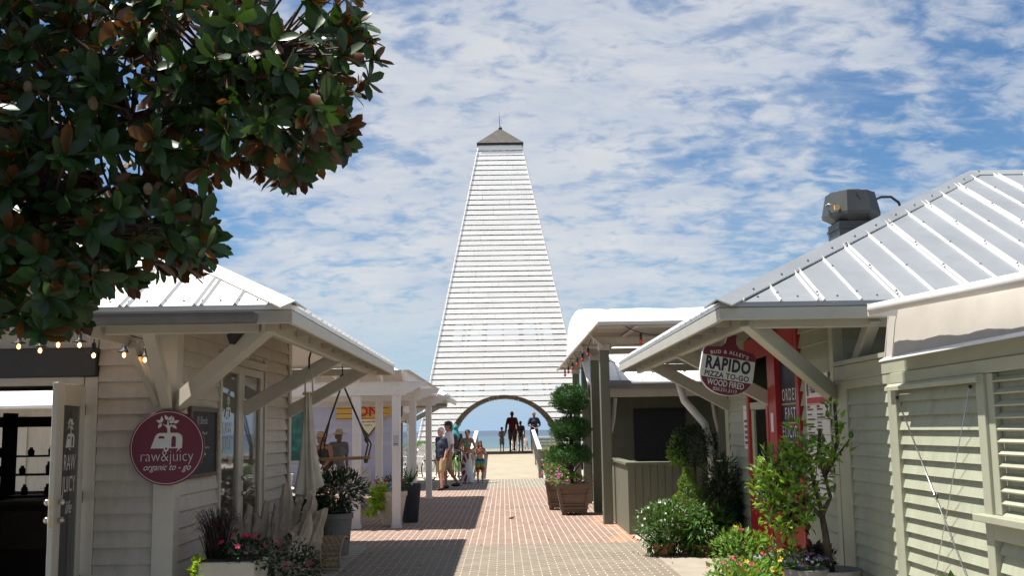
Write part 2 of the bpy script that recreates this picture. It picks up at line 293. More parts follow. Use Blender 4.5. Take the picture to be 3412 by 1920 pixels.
# ---------------------------------------------------------------- helpers
LOC = {}
def V(*a): return Vector(a)
def tag(o, label=None, cat=None, group=None, kind=None):
    if label: o['label'] = label
    if cat: o['category'] = cat
    if group: o['group'] = group
    if kind: o['kind'] = kind
    return o
def T(name, label, cat, loc=(0, 0, 0), group=None):
    o = bpy.data.objects.new(name, None); COL.objects.link(o); o.empty_display_size = .2
    o.location = loc; LOC[o] = Vector(loc); return tag(o, label, cat, group)
def link(name, me, parent=None, mat=None):
    o = bpy.data.objects.new(name, me); COL.objects.link(o)
    if parent is not None: o.parent = parent; LOC[o] = LOC[parent]
    else: LOC[o] = Vector((0, 0, 0))
    if mat is not None and not me.materials: me.materials.append(MATS[mat])
    return o
class MB:
    def __init__(s): s.v = []; s.f = []
    def add(s, vs, fs):
        n = len(s.v); s.v += [tuple(q) for q in vs]; s.f += [tuple(i+n for i in q) for q in fs]; return s
    def box(s, x0, x1, y0, y1, z0, z1):
        x0, x1 = min(x0, x1), max(x0, x1); y0, y1 = min(y0, y1), max(y0, y1); z0, z1 = min(z0, z1), max(z0, z1)
        return s.add([(x0,y0,z0),(x1,y0,z0),(x1,y1,z0),(x0,y1,z0),(x0,y0,z1),(x1,y0,z1),(x1,y1,z1),(x0,y1,z1)],
                     [(0,3,2,1),(4,5,6,7),(0,1,5,4),(1,2,6,5),(2,3,7,6),(3,0,4,7)])
    def bar(s, a, b, w, h, up=(0, 0, 1)):
        a, b = Vector(a), Vector(b); d = (b-a).normalized(); u = Vector(up)
        if abs(d.dot(u)) > .999: u = Vector((0, 1, 0))
        x = d.cross(u).normalized()*w/2; u = x.cross(d).normalized()*h/2
        q = [a-x-u, a+x-u, a+x+u, a-x+u, b-x-u, b+x-u, b+x+u, b-x+u]
        return s.add(q, [(0,1,2,3),(7,6,5,4),(0,4,5,1),(1,5,6,2),(2,6,7,3),(3,7,4,0)])
    def tube(s, pts, r, n=8, cap=True):
        pts = [Vector(p) for p in pts]; rs = r if isinstance(r, (list, tuple)) else [r]*len(pts)
        ring = []; base = len(s.v); pu = None
        for i, p in enumerate(pts):
            d = (pts[min(i+1, len(pts)-1)]-pts[max(i-1, 0)])
            d = d.normalized() if d.length > 1e-9 else Vector((0, 0, 1))
            if pu is None: pu = Vector((0, 0, 1)) if abs(d.z) < .9 else Vector((1, 0, 0))
            x = d.cross(pu).normalized(); u = x.cross(d).normalized(); pu = u
            for k in range(n):
                t = 2*math.pi*k/n; s.v.append(tuple(p+(x*math.cos(t)+u*math.sin(t))*rs[i]))
        for i in range(len(pts)-1):
            for k in range(n):
                a = base+i*n+k; b = base+i*n+(k+1) % n; s.f.append((a, b, b+n, a+n))
        if cap:
            s.f.append(tuple(base+k for k in range(n))[::-1]); e = base+(len(pts)-1)*n; s.f.append(tuple(e+k for k in range(n)))
        return s
    def lathe(s, prof, c=(0, 0, 0), n=20, closed=False):
        b = len(s.v); cx, cy, cz = c
        for r, z in prof:
            for k in range(n):
                t = 2*math.pi*k/n; s.v.append((cx+r*math.cos(t), cy+r*math.sin(t), cz+z))
        m = len(prof)
        for i in range(m-1):
            for k in range(n):
                a = b+i*n+k; q = b+i*n+(k+1) % n; s.f.append((a, q, q+n, a+n))
        if prof[0][0] > 1e-6 and not closed: s.f.append(tuple(b+k for k in range(n))[::-1])
        if prof[-1][0] > 1e-6 and not closed: s.f.append(tuple(b+(m-1)*n+k for k in range(n)))
        return s
    def prism(s, poly, vec):
        vec = Vector(vec); n = len(poly); P = [Vector(p) for p in poly]
        nrm = Vector((0, 0, 0))
        for i in range(n): nrm += P[i].cross(P[(i+1) % n])
        if nrm.dot(vec) > 0: P = P[::-1]
        q = P+[p+vec for p in P]
        return s.add(q, [tuple(range(n)), tuple(range(2*n-1, n-1, -1))]+[(i, i+n, (i+1) % n+n, (i+1) % n) for i in range(n)])
    def ell(s, c, r, n=12, m=8, rot=None):
        b = len(s.v); c = Vector(c); rot = rot or Matrix.Identity(3)
        s.v.append(tuple(c+rot@Vector((0, 0, -r[2]))))
        for i in range(1, m):
            ph = -math.pi/2+math.pi*i/m
            for k in range(n):
                t = 2*math.pi*k/n; s.v.append(tuple(c+rot@Vector((r[0]*math.cos(ph)*math.cos(t), r[1]*math.cos(ph)*math.sin(t), r[2]*math.sin(ph)))))
        s.v.append(tuple(c+rot@Vector((0, 0, r[2])))); e = len(s.v)-1
        for k in range(n): s.f.append((b, b+1+(k+1) % n, b+1+k)); s.f.append((e, e-n+k, e-n+(k+1) % n))
        for i in range(m-2):
            for k in range(n):
                a = b+1+i*n+k; q = b+1+i*n+(k+1) % n; s.f.append((a, q, q+n, a+n))
        return s
    def leaf(s, p, d, u, L, W, fold=.25, bend=.15):
        # one leaf: six vertices, a keel and two halves
        d = d.normalized(); x = d.cross(u)
        if x.length < 1e-4: x = d.orthogonal()
        x.normalize(); nn = x.cross(d)
        m = p+d*L*.45-nn*W*fold*.5; t = p+d*L-nn*L*bend
        return s.add([p, p+d*L*.42-x*W/2+nn*W*fold*.3, m, p+d*L*.42+x*W/2+nn*W*fold*.3, t], [(0, 2, 1), (0, 3, 2), (1, 2, 4), (2, 3, 4)])
    def mesh(s, name, off=(0, 0, 0), smooth=False):
        me = bpy.data.meshes.new(name); ox, oy, oz = off
        me.from_pydata([(a-ox, b-oy, c-oz) for a, b, c in s.v] if (ox or oy or oz) else s.v, [], s.f); me.update()
        if smooth: me.polygons.foreach_set('use_smooth', [True]*len(me.polygons))
        return me
    def build(s, name, mat, parent=None, smooth=False, label=None, kind=None):
        off = LOC[parent] if parent is not None else (0, 0, 0)
        me = s.mesh(name, off, smooth); me.materials.append(MATS[mat]); o = link(name, me, parent)
        if label: o['label'] = label
        if kind: o['kind'] = kind
        return o
def box(name, mat, parent, *a, **k): return MB().box(*a).build(name, mat, parent, **k)
def bar(name, mat, parent, a, b, w, h, up=(0, 0, 1), **k): return MB().bar(a, b, w, h, up).build(name, mat, parent, **k)
def tube(name, mat, parent, pts, r, n=8, **k): return MB().tube(pts, r, n).build(name, mat, parent, smooth=True, **k)
def bevel(o, wdt=.006, seg=1):
    m = o.modifiers.new('bevel', 'BEVEL'); m.width = wdt; m.segments = seg; m.limit_method = 'ANGLE'; return o
def thing(name, mat, mb, label, cat, loc=(0, 0, 0), group=None, smooth=False):
    me = mb.mesh(name, loc, smooth); me.materials.append(MATS[mat]); o = link(name, me); o.location = loc; LOC[o] = Vector(loc)
    return tag(o, label, cat, group)
def struct(name, mat, mb, smooth=False):
    o = mb.build(name, mat, None, smooth); o['kind'] = 'structure'; return o
def dup(root, loc, label=None, rotz=None, group=None):
    r = root.copy(); COL.objects.link(r); r.location = loc; LOC[r] = Vector(loc)
    if rotz is not None: r.rotation_euler[2] = rotz
    if label: r['label'] = label
    if group: r['group'] = group
    for ch in list(root.children):
        c = ch.copy(); COL.objects.link(c); c.parent = r
        for g in list(ch.children):
            q = g.copy(); COL.objects.link(q); q.parent = c
    return r
_bm = {}
def siding(parent, p0, p1, z0, z1, mat, exp=.153, name='siding_board', holes=(), thick=.044, seed=1, gap_shift=0.):
    """lap siding from p0 to p1 (plan points), outside on the left of p0->p1; each course between openings is a board of its own"""
    p0 = Vector((p0[0], p0[1])); p1 = Vector((p1[0], p1[1])); d = (p1-p0); Lt = d.length; d.normalize(); ang = math.atan2(d.y, d.x)
    z = z0
    while z < z1-.02:
        h = min(exp, z1-z); segs = [(0, Lt)]
        for (a, b, c, e) in holes:
            if c < z+h-.01 and e > z+.01:
                ns = []
                for (s0, s1) in segs:
                    if a > s0: ns.append((s0, min(a, s1)))
                    if b < s1: ns.append((max(b, s0), s1))
                segs = [q for q in ns if q[1]-q[0] > .02]
        for (s0, s1) in segs:
            key = (round(s1-s0, 3), round(h, 3), mat, thick)
            if key not in _bm:
                L = s1-s0; lap = .02; hh = h+lap
                m = MB().add([(0, -.004, 0), (L, -.004, 0), (L, thick, 0), (0, thick, 0), (0, -.004, hh), (L, -.004, hh), (L, .004, hh), (0, .004, hh)],
                             [(0,3,2,1),(4,5,6,7),(0,1,5,4),(1,2,6,5),(2,3,7,6),(3,0,4,7)])
                _bm[key] = m.mesh(name); _bm[key].materials.append(MATS[mat])
            o = link(name, _bm[key], parent); q = p0+d*s0
            o.location = Vector((q.x, q.y, z))-LOC[parent]; o.rotation_euler = (0, 0, ang)
        z += exp
def text_mesh(s, size=1., bold=0., shear=0., spacing=1., align='CENTER', sx=1.):
    c = bpy.data.curves.new('t', 'FONT'); c.body = s; c.size = size; c.offset = bold; c.shear = shear; c.space_character = spacing
    c.align_x = align; c.resolution_u = 3; c.fill_mode = 'FRONT'
    o = bpy.data.objects.new('t', c); COL.objects.link(o)
    dg = bpy.context.evaluated_depsgraph_get(); me = bpy.data.meshes.new_from_object(o.evaluated_get(dg))
    bpy.data.objects.remove(o); bpy.data.curves.remove(c)
    vs = [(v.co.x*sx, v.co.y) for v in me.vertices]; fs = [tuple(p.vertices) for p in me.polygons]; bpy.data.meshes.remove(me)
    return vs, fs
def lettering(parent, s, org, xd, ud, mat, size, name='lettering', warp=None, lift=.002, **k):
    vs, fs = text_mesh(s, size, **k)
    if warp: vs = [warp(*q) for q in vs]
    xd = Vector(xd).normalized(); ud = Vector(ud).normalized(); n = xd.cross(ud); org = Vector(org)
    return MB().add([org+xd*a+ud*b+n*lift for a, b in vs], fs).build(name, mat, parent)
def flat(parent, poly, org, xd, ud, mat, name, thick=.002, lift=.0):
    xd = Vector(xd).normalized(); ud = Vector(ud).normalized(); n = xd.cross(ud); org = Vector(org)
    return MB().prism([org+xd*a+ud*b+n*lift for a, b in poly], n*thick).build(name, mat, parent)
def circle(r, n=40, c=(0, 0)): return [(c[0]+r*math.cos(2*math.pi*i/n), c[1]+r*math.sin(2*math.pi*i/n)) for i in range(n)]
def rnd_dir(rg):
    while True:
        q = Vector((rg.uniform(-1, 1), rg.uniform(-1, 1), rg.uniform(-1, 1)))
        if .05 < q.length < 1: return q.normalized()
def cloud(rg, n, c, r, L, W, shell=.5, outw=1., droop=0., mb=None, jit=.25, upb=.3, fold=.25, hole=.0):
    """n leaves through an ellipsoid; shell 0..1 keeps them to the outside; clumped so light and dark masses show"""
    mb = mb or MB(); c = Vector(c); clumps = [rnd_dir(rg) for _ in range(max(6, n//40))]
    for i in range(n):
        q = (rg.choice(clumps)+rnd_dir(rg)*.55).normalized() if rg.random() < .7 else rnd_dir(rg)
        rad = shell+(1-shell)*rg.random()**.5; rad *= 1+rg.uniform(-jit, jit)*.5
        p = c+Vector((q.x*r[0], q.y*r[1], q.z*r[2]))*rad
        d = (q*outw+rnd_dir(rg)*.8+Vector((0, 0, upb-droop))).normalized()
        s = rg.uniform(.65, 1.25); mb.leaf(p, d, rnd_dir(rg)*.6+Vector((0, 0, 1)), L*s, W*s, fold)
    return mb
def blooms(rg, n, c, r, size, mb=None, up=.4, petals=5, shell=.95):
    mb = mb or MB(); c = Vector(c)
    for i in range(n):
        q = rnd_dir(rg); q.z = abs(q.z)*1.0+.05 if up >= 0 else q.z; q.normalize()
        p = c+Vector((q.x*r[0], q.y*r[1], q.z*r[2]))*rg.uniform(shell, shell+.12)
        nd = (q+Vector((0, -.7, up))+rnd_dir(rg)*.35).normalized(); x = nd.orthogonal().normalized(); y = nd.cross(x); s = size*rg.uniform(.75, 1.2)
        vs = [p]; fs = []
        for k in range(petals):
            a = 2*math.pi*k/petals
            for da, rr in ((-.42, .8), (0, 1.), (.42, .8)):
                vs.append(p+(x*math.cos(a+da)+y*math.sin(a+da))*s*.5*rr+nd*s*.10)
            b = 1+k*3; fs += [(0, b, b+1), (0, b+1, b+2)]
        mb.add(vs, fs)
    return mb
# ---------------------------------------------------------------- ground, sea
rg = random.Random(4)
def sheet(xs, ys, zf):
    m = MB(); n = len(xs)
    m.v = [(x, y, zf(x, y)) for y in ys for x in xs]
    m.f = [(j*n+i, j*n+i+1, (j+1)*n+i+1, (j+1)*n+i) for j in range(len(ys)-1) for i in range(n-1)]
    return m
def ground_z(x, y):
    if y < 62: return -.03
    if y < 110: return -.03-6.5*((y-62)/48)**1.3
    return -6.6-(y-110)*.02
struct('ground', 'sand', sheet([-400, -120, -40, -20, -10, -5, 0, 5, 10, 20, 40, 120, 400], [33.0, 40, 55, 62, 68, 75, 85, 95, 110, 140, 200], ground_z))
struct('road', 'asphalt', sheet([-400, -120, -40, -10, 10, 40, 120, 400], [-80, -20, 4], lambda x, y: -.012))
struct('yard', 'concrete', sheet([-400, -40, -9, 9, 40, 400], [4, 16, 33], lambda x, y: -.028))
struct('pavement', 'brick_tan', sheet([-2.03, 1.95], [4, 11.0], lambda x, y: .0))
def sea_mat():
    m = bpy.data.materials.new('sea'); m.use_nodes = True; t = m.node_tree; n = t.nodes; L = t.links; b = n['Principled BSDF']
    g = n.new('ShaderNodeNewGeometry'); sp = n.new('ShaderNodeSeparateXYZ'); L.new(g.outputs['Position'], sp.inputs[0])
    mp = n.new('ShaderNodeMapping'); mp.inputs['Scale'].default_value = (.002, .011, 1); L.new(g.outputs['Position'], mp.inputs[0])
    nz = n.new('ShaderNodeTexNoise'); nz.inputs['Scale'].default_value = 3; nz.inputs['Detail'].default_value = 6; L.new(mp.outputs[0], nz.inputs['Vector'])
    mr = n.new('ShaderNodeMapRange'); L.new(sp.outputs[1], mr.inputs[0]); mr.inputs[1].default_value = 380; mr.inputs[2].default_value = 1700
    ad = n.new('ShaderNodeMath'); ad.operation = 'MULTIPLY_ADD'; L.new(nz.outputs[0], ad.inputs[0]); ad.inputs[1].default_value = .7; ad.inputs[2].default_value = -.35
    a2 = n.new('ShaderNodeMath'); L.new(mr.outputs[0], a2.inputs[0]); L.new(ad.outputs[0], a2.inputs[1])
    cr = n.new('ShaderNodeValToRGB'); L.new(a2.outputs[0], cr.inputs[0]); e = cr.color_ramp.elements
    e[0].position = .0; e[0].color = (.075, .15, .165, 1); e[1].position = .8; e[1].color = (.055, .085, .13, 1)
    q = e.new(.25); q.color = (.065, .115, .145, 1); q = e.new(.5); q.color = (.075, .12, .165, 1)
    L.new(cr.outputs[0], b.inputs['Base Color']); b.inputs['Roughness'].default_value = .55; b.inputs['Specular IOR Level'].default_value = .4
    nb = n.new('ShaderNodeTexNoise'); nb.inputs['Scale'].default_value = .25; nb.inputs['Detail'].default_value = 6; L.new(g.outputs['Position'], nb.inputs['Vector'])
    bp = n.new('ShaderNodeBump'); bp.inputs['Strength'].default_value = .6; bp.inputs['Distance'].default_value = .6; L.new(nb.outputs[0], bp.inputs['Height']); L.new(bp.outputs[0], b.inputs['Normal'])
    MATS['sea'] = m
sea_mat()
struct('sea', 'sea', sheet([-20000, -3000, -300, 300, 3000, 20000], [92, 300, 1000, 4000, 12000, 26000], lambda x, y: -5.0))

# ---------------------------------------------------------------- plaza of clay pavers with sand joints
plaza = struct('plaza', 'joint_sand', sheet([-5.2, -2, 2, 2.05], [11.0, 16.2, 37.4], lambda x, y: -.0035))
struct('pavement', 'concrete', sheet([-9, -3, -2.035], [4, 10, 16.2], lambda x, y: .003))
struct('pavement', 'concrete_pale', sheet([1.99, 3.2, 9], [4, 10, 16.2], lambda x, y: .003))
struct('pavement', 'concrete_pale', sheet([2.085, 3.2, 9], [16.2, 20, 37.4], lambda x, y: .003))
struct('pavement', 'concrete', sheet([-9, -5.235], [16.2, 20, 37.4], lambda x, y: .003))
box('kerb_strip', 'concrete_pale', None, 1.955, 2.085, 11.0, 16.19, -.02, .004)['kind'] = 'structure'
PW, PL, GAP = .105, .21, .010
pieces = []     # (x, y, lengthwise, colour)
y = 11.6; row = 0
while y < 15.93:                                   # tan band: courses laid across the walk, joints staggered
    x = -2.0+(PL/2 if row % 2 else 0)-PL
    while x < 1.94:
        if x > -2.12: pieces.append((x+PL/2, y+PW/2, 0, 'brick_tan', y))
        x += PL
    y += PW; row += 1
def lengthwise(y0, y1, mats, x0=-5.15, x1=2.04, stagger=None):
    nx = int((x1-x0)/PW)
    for i in range(nx):
        yy = y0+(PL/2 if (stagger and i % 2) else 0)
        if stagger and i % 2: pieces.append((x0+PW*(i+.5), y0+PL/4, 2, mats[0], y0))
        while yy+PL <= y1+.01:
            xx = x0+PW*(i+.5); mm = mats[0]
            if mm == 'brick_pink':
                if xx > 1.62-.12*math.sin(yy*1.7) and yy < 22 and rg.random() < .8: mm = 'brick_orange'
                elif 22.9 < yy+.3*math.sin(xx*1.1) < 24.4 and rg.random() < .85: mm = 'brick_dark'  # band of darker pavers across the walk
            pieces.append((xx, yy+PL/2, 1, mm, yy)); yy += PL
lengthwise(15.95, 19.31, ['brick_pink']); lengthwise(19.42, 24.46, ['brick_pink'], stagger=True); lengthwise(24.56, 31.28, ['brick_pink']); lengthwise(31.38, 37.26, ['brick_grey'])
def brick_geo(cx, cy, lw, z=0., dz=None):
    a, b = (PL, PW) if lw == 0 else (PW, PL) if lw == 1 else (PW, PL/2)
    a = a/2-GAP/2; b = b/2-GAP/2; c = .004; lo = -.03
    vs = [(cx-a, cy-b, lo), (cx+a, cy-b, lo), (cx+a, cy+b, lo), (cx-a, cy+b, lo), (cx-a, cy-b, z-c), (cx+a, cy-b, z-c), (cx+a, cy+b, z-c), (cx-a, cy+b, z-c),
          (cx-a+c, cy-b+c, z), (cx+a-c, cy-b+c, z), (cx+a-c, cy+b-c, z), (cx-a+c, cy+b-c, z)]
    fs = [(0,1,5,4),(1,2,6,5),(2,3,7,6),(3,0,4,7),(4,5,9,8),(5,6,10,9),(6,7,11,10),(7,4,8,11),(8,9,10,11)]
    return vs, fs
pieces.sort(key=lambda q: q[1])
near = [q for q in pieces if q[1] > 12.45 and abs(q[0]) < 2.1][:300]; ns = set(near)
bmesh_ = {}
for (x, y, lw, mt_, _) in near:
    k = (lw, mt_)
    if k not in bmesh_:
        m = MB().add(*brick_geo(0, 0, lw)); bmesh_[k] = m.mesh('brick'); bmesh_[k].materials.append(MATS[mt_])
    o = link('brick', bmesh_[k], plaza); o.location = (x, y, rg.uniform(-.0015, .001)); o.rotation_euler = (rg.uniform(-.004, .004), rg.uniform(-.006, .006), rg.uniform(-.006, .006))
rest = {}
for q in pieces:
    if q in ns: continue
    vs, fs = brick_geo(q[0], q[1], q[2], rg.uniform(-.0015, .001)); rest.setdefault(q[3], MB()).add(vs, fs)
for k, m in rest.items():
    o = m.build('brick_field', k, plaza); o['kind'] = 'stuff'
for yb in (19.31, 24.46, 31.28):                    # header courses between the bands
    m = MB(); x = -5.15
    while x < 1.9: m.add(*brick_geo(x+PL/2, yb+PW/2, 0)); x += PL
    m.build('brick_course', 'brick_pink', plaza)['kind'] = 'stuff'
# a fallen dry leaf
# ---------------------------------------------------------------- ramp and deck to the beach
RY0, RY1, DZ = 37.4, 45.0, .65
ramp = struct('ramp', 'ramp', MB().prism([(-1.15, RY0, -.02), (-1.15, RY1, DZ), (-1.15, RY1, -.02)], (2.4, 0, 0)))
deck = struct('deck', 'ramp', MB().box(-5.5, 7.5, 45.002, 59.5, DZ-.2, DZ-.03))
x = -5.5; i = 0
pl = MB().box(0, 13, 0, .138, -.03, 0).mesh('plank'); pl.materials.append(MATS['ramp'])
yy = 45.01
while yy < 59.3:
    o = link('plank', pl, deck); o.location = (-5.5, yy, DZ+rg.uniform(-.002, .002)); yy += .145
def railing(name, label, x, y0, y1, z0, z1, n, cap=True):
    t = T(name, label, 'railing', (x, y0, z0), 'ramp railings')
    bevel(bar('top_rail', 'rail_cap', t, (x, y0-.05, z0+.98), (x, y1+.05, z1+.98), .15, .045))
    bar('bottom_rail', 'grey_timber', t, (x, y0, z0+.16), (x, y1, z1+.16), .05, .09)
    bar('under_rail', 'grey_timber', t, (x, y0, z0+.90), (x, y1, z1+.90), .05, .09)
    for k in range(n+1):
        f = k/n; yb = y0+(y1-y0)*f; zb = z0+(z1-z0)*f
        post = k in (0, n) or k == n//2
        ww = .105 if post else .04
        MB().box(x-ww/2, x+ww/2, yb-ww/2, yb+ww/2, zb-(.1 if post else -.16), zb+.955).build('post' if post else 'baluster', 'grey_timber', t)
railing('ramp_railing', 'timber railing with pale cap on the right of the ramp', 1.22, 37.4, 45.3, 0, DZ, 16)
railing('ramp_railing', 'timber railing with pale cap left of the ramp behind the child', -1.14, 37.6, 45.3, 0, DZ, 16)
t = T('deck_railing', 'low timber railing at the sea end of the deck right of the arch', 'railing', (4.3, 59.3, DZ))
bevel(bar('top_rail', 'rail_cap', t, (1.7, 59.3, DZ+.60), (7.4, 59.3, DZ+.60), .14, .04))
for k in range(8): box('post', 'grey_timber', t, 1.75+k*.8, 1.85+k*.8, 59.25, 59.35, DZ, DZ+.58)
for k in range(3): bar('rail', 'grey_timber', t, (1.7, 59.30, DZ+.12+.17*k), (7.4, 59.30, DZ+.12+.17*k), .03, .12)

# ---------------------------------------------------------------- slatted tower over the arch
TY, TX, TB, TT, Z0, Z1 = 48.72, .02, 3.72, 1.0, .68, 14.52
tow = T('beach_tower', 'tall white slatted pyramid tower with an arch and dark metal cap', 'tower', (TX, TY, Z0))
def th(z): return TB+(TT-TB)*(z-Z0)/(Z1-Z0)
AR, AC = 2.47, .66                                  # arch radius and centre height
n_s = 58; sp = (Z1-Z0)/n_s; gp = .046
rg = random.Random(11)
side_mb = {}
faces = [((1, 0), (0, -1)), ((0, 1), (1, 0)), ((-1, 0), (0, 1)), ((0, -1), (-1, 0))]   # along, outward
for fi, (al, ou) in enumerate(faces):
    for i in range(n_s):
        za = Z0+i*sp+gp; zb = Z0+(i+1)*sp
        ja, jb = rg.uniform(-.003, .003), rg.uniform(-.003, .003); za += ja; zb += jb
        ha, hb = th(za)+.03, th(zb)+.03
        outl = [[(-ha, za), (ha, za), (hb, zb), (-hb, zb)]]
        if fi in (0, 2) and za < AC+AR:             # boards are sawn to the curve of the arch
            fx = lambda z: math.sqrt(max(0, AR**2-max(0, z-AC)**2))
            if zb < AC+AR:
                cv = [(fx(za+(zb-za)*j/5), za+(zb-za)*j/5) for j in range(6)]
                outl = [[(c, ha if 0 else z) for c, z in cv]+[(hb, zb), (ha, za)], [(-c, z) for c, z in cv[::-1]]+[(-ha, za), (-hb, zb)]]
            else:
                f0 = fx(za); cv = [(-f0+2*f0*j/16, AC+math.sqrt(AR**2-(-f0+2*f0*j/16)**2)) for j in range(17)]
                outl = [[(-ha, za)]+cv+[(ha, za), (hb, zb), (-hb, zb)]]
        if fi == 0 and len(outl) == 1 and len(outl[0]) == 4 and ha > 1.2:      # the long boards are butted from shorter lengths
            cut = sorted(rg.uniform(-.75, .75)*ha for _ in range(2 if ha > 2.3 else 1)); ed = [None]+cut+[None]
            outl = [[(-ha if a is None else a+.003, za), (ha if b is None else b-.003, za), (hb if b is None else b-.003, zb), (-hb if a is None else a+.003, zb)] for a, b in zip(ed[:-1], ed[1:])]
        for pl_ in outl:
            m = MB(); th_ = .024
            def pt(s, z, o): h_ = th(z); return Vector((TX+al[0]*s+ou[0]*(h_-o), TY+al[1]*s+ou[1]*(h_-o), z))
            q0 = [pt(s, z, 0) for s, z in pl_]; n_ = len(q0); q1 = [pt(s, z, th_) for s, z in pl_]
            nr = sum(((q0[i]-q0[0]).cross(q0[(i+1) % n_]-q0[0]) for i in range(n_)), Vector())
            if nr.x*ou[0]+nr.y*ou[1] < 0: q0.reverse(); q1.reverse()
            m.add(q0+q1, [tuple(range(n_)), tuple(range(2*n_-1, n_-1, -1))]+[(i, i+n_, (i+1) % n_+n_, (i+1) % n_) for i in range(n_)])
            if fi: side_mb.setdefault(fi, []).append(m); continue
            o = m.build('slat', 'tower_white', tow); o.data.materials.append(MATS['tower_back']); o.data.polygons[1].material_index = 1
    if fi:
        mm = MB()
        for q_ in side_mb[fi]: mm.add(q_.v, q_.f)
        mm.build('slats', 'tower_white', tow)['kind'] = 'stuff'
    for k in range(7):                              # studs behind the slats
        f = -.96+1.92*k/6
        zlo = Z0
        if fi in (0, 2) and abs(f*th(1.5)) < AR: zlo = AC+math.sqrt(max(0, AR**2-(f*th(2.4))**2))+.05
        a, b = th(zlo)-.10, th(Z1)-.10
        bar('stud', 'tower_timber', tow, (TX+al[0]*f*a+ou[0]*a, TY+al[1]*f*a+ou[1]*a, zlo), (TX+al[0]*f*b+ou[0]*b, TY+al[1]*f*b+ou[1]*b, Z1), .09, .10)
for zz_ in (4.2, 8.0, 11.5):
    h = th(zz_)-.25
    for (al, ou) in faces:
        bar('ring_beam', 'tower_timber', tow, (TX-al[0]*h+ou[0]*h, TY-al[1]*h+ou[1]*h, zz_), (TX+al[0]*h+ou[0]*h, TY+al[1]*h+ou[1]*h, zz_), .12, .25)
# vault of the arch: boards lining the passage
nb = 34
for k in range(nb):
    a0, a1 = math.pi*k/nb, math.pi*(k+1)/nb; m = MB()
    for (rr, flip) in ((AR, 0), (AR+.05, 1)):
        pass
    def vp(a, r, side):
        z = AC+r*math.sin(a); h = th(max(z, Z0))-.05
        return (TX+r*math.cos(a), TY+side*h, z)
    q = [vp(a0+.004, AR, -1), vp(a1-.004, AR, -1), vp(a1-.004, AR, 1), vp(a0+.004, AR, 1), vp(a0+.004, AR+.04, -1), vp(a1-.004, AR+.04, -1), vp(a1-.004, AR+.04, 1), vp(a0+.004, AR+.04, 1)]
    m.add(q, [(3,2,1,0),(4,5,6,7),(0,1,5,4),(1,2,6,5),(2,3,7,6),(3,0,4,7)]).build('vault_board', 'tower_timber', tow)
# cap
h = 1.07; zc = Z1+.16
cap = MB().add([(TX-h, TY-h, zc), (TX+h, TY-h, zc), (TX+h, TY+h, zc), (TX-h, TY+h, zc), (TX, TY, zc+.98)], [(0,1,4),(1,2,4),(2,3,4),(3,0,4),(3,2,1,0)]).build('cap_roof', 'cap_metal', tow)
MB().box(TX-h+.02, TX+h-.02, TY-h+.02, TY+h-.02, zc-.11, zc-.001).build('cap_fascia', 'dark_metal', cap)
MB().box(TX-.99, TX+.99, TY-.99, TY+.99, Z1-.06, zc-.112).build('cap_frieze', 'tower_white', tow)
tube('spire', 'dark_metal', cap, [(TX, TY, zc+.93), (TX, TY, zc+1.1), (TX-.03, TY, zc+1.80)], [.035, .016, .006])
MB().ell((TX+.02, TY-.03, zc+.96), (.09, .09, .07)).build('finial', 'cap_metal', cap, smooth=True)
# ---------------------------------------------------------------- cottages: shared roof builder
def roof_plane(m, poly, t=.04): m.prism(poly, (0, 0, -t))
def rib(m, a, b, n, w=.018, h=.022):
    a, b, n = Vector(a), Vector(b), Vector(n).normalized(); d = (b-a).normalized(); x = d.cross(n).normalized()*w; t = n*h
    m.add([a-x, a+x, a+t, b-x, b+x, b+t], [(0, 1, 2), (5, 4, 3), (0, 3, 4, 1), (1, 4, 5, 2), (2, 5, 3, 0)])
def hip_cap(name, parent, a, b, nl, nr, mat, w=.13):
    a, b = Vector(a), Vector(b); d = (b-a).normalized(); up_ = Vector((0, 0, .014)); m = MB()
    l = Vector(nl).cross(d).normalized()*w; r_ = Vector(nr).cross(d).normalized()*w
    if l.z > 0: l = -l
    if r_.z > 0: r_ = -r_
    q = [a+up_+l, a+up_*2.2, a+up_+r_, b+up_+l, b+up_*2.2, b+up_+r_]
    dn = Vector((0, 0, -.012)); q += [v+dn for v in q]
    m.add(q, [(0,1,4,3),(1,2,5,4),(6,9,10,7),(7,10,11,8),(0,3,9,6),(2,8,11,5),(0,6,7,1),(1,7,8,2),(3,4,10,9),(4,5,11,10)])
    return m.build(name, mat, parent)
def brace(parent, a, b, mat, w=.09, h=.15):
    o = bar('brace', mat, parent, a, b, w, h); return bevel(o, .008)

# ================================================================ juice bar cottage on the left
EX, EY0, EY1, EZ, PI_ = -1.70, 8.64, 16.85, 2.69, .51
WX, WY0, WY1 = -3.07, 10.14, 15.5
jc = T('juice_bar_cottage', 'cream lap sided juice bar cottage with white metal roof on the left', 'building', (-5.2, 12.8, 0))
fr_wall = MB().box(-3.80, WX-.02, WY0+.03, WY0+.13, 0, 3.3).build('front_wall', 'cream_paint', jc)
siding(fr_wall, (WX-.19, WY0+.03), (-3.80, WY0+.03), .02, 3.3, 'cream_paint')
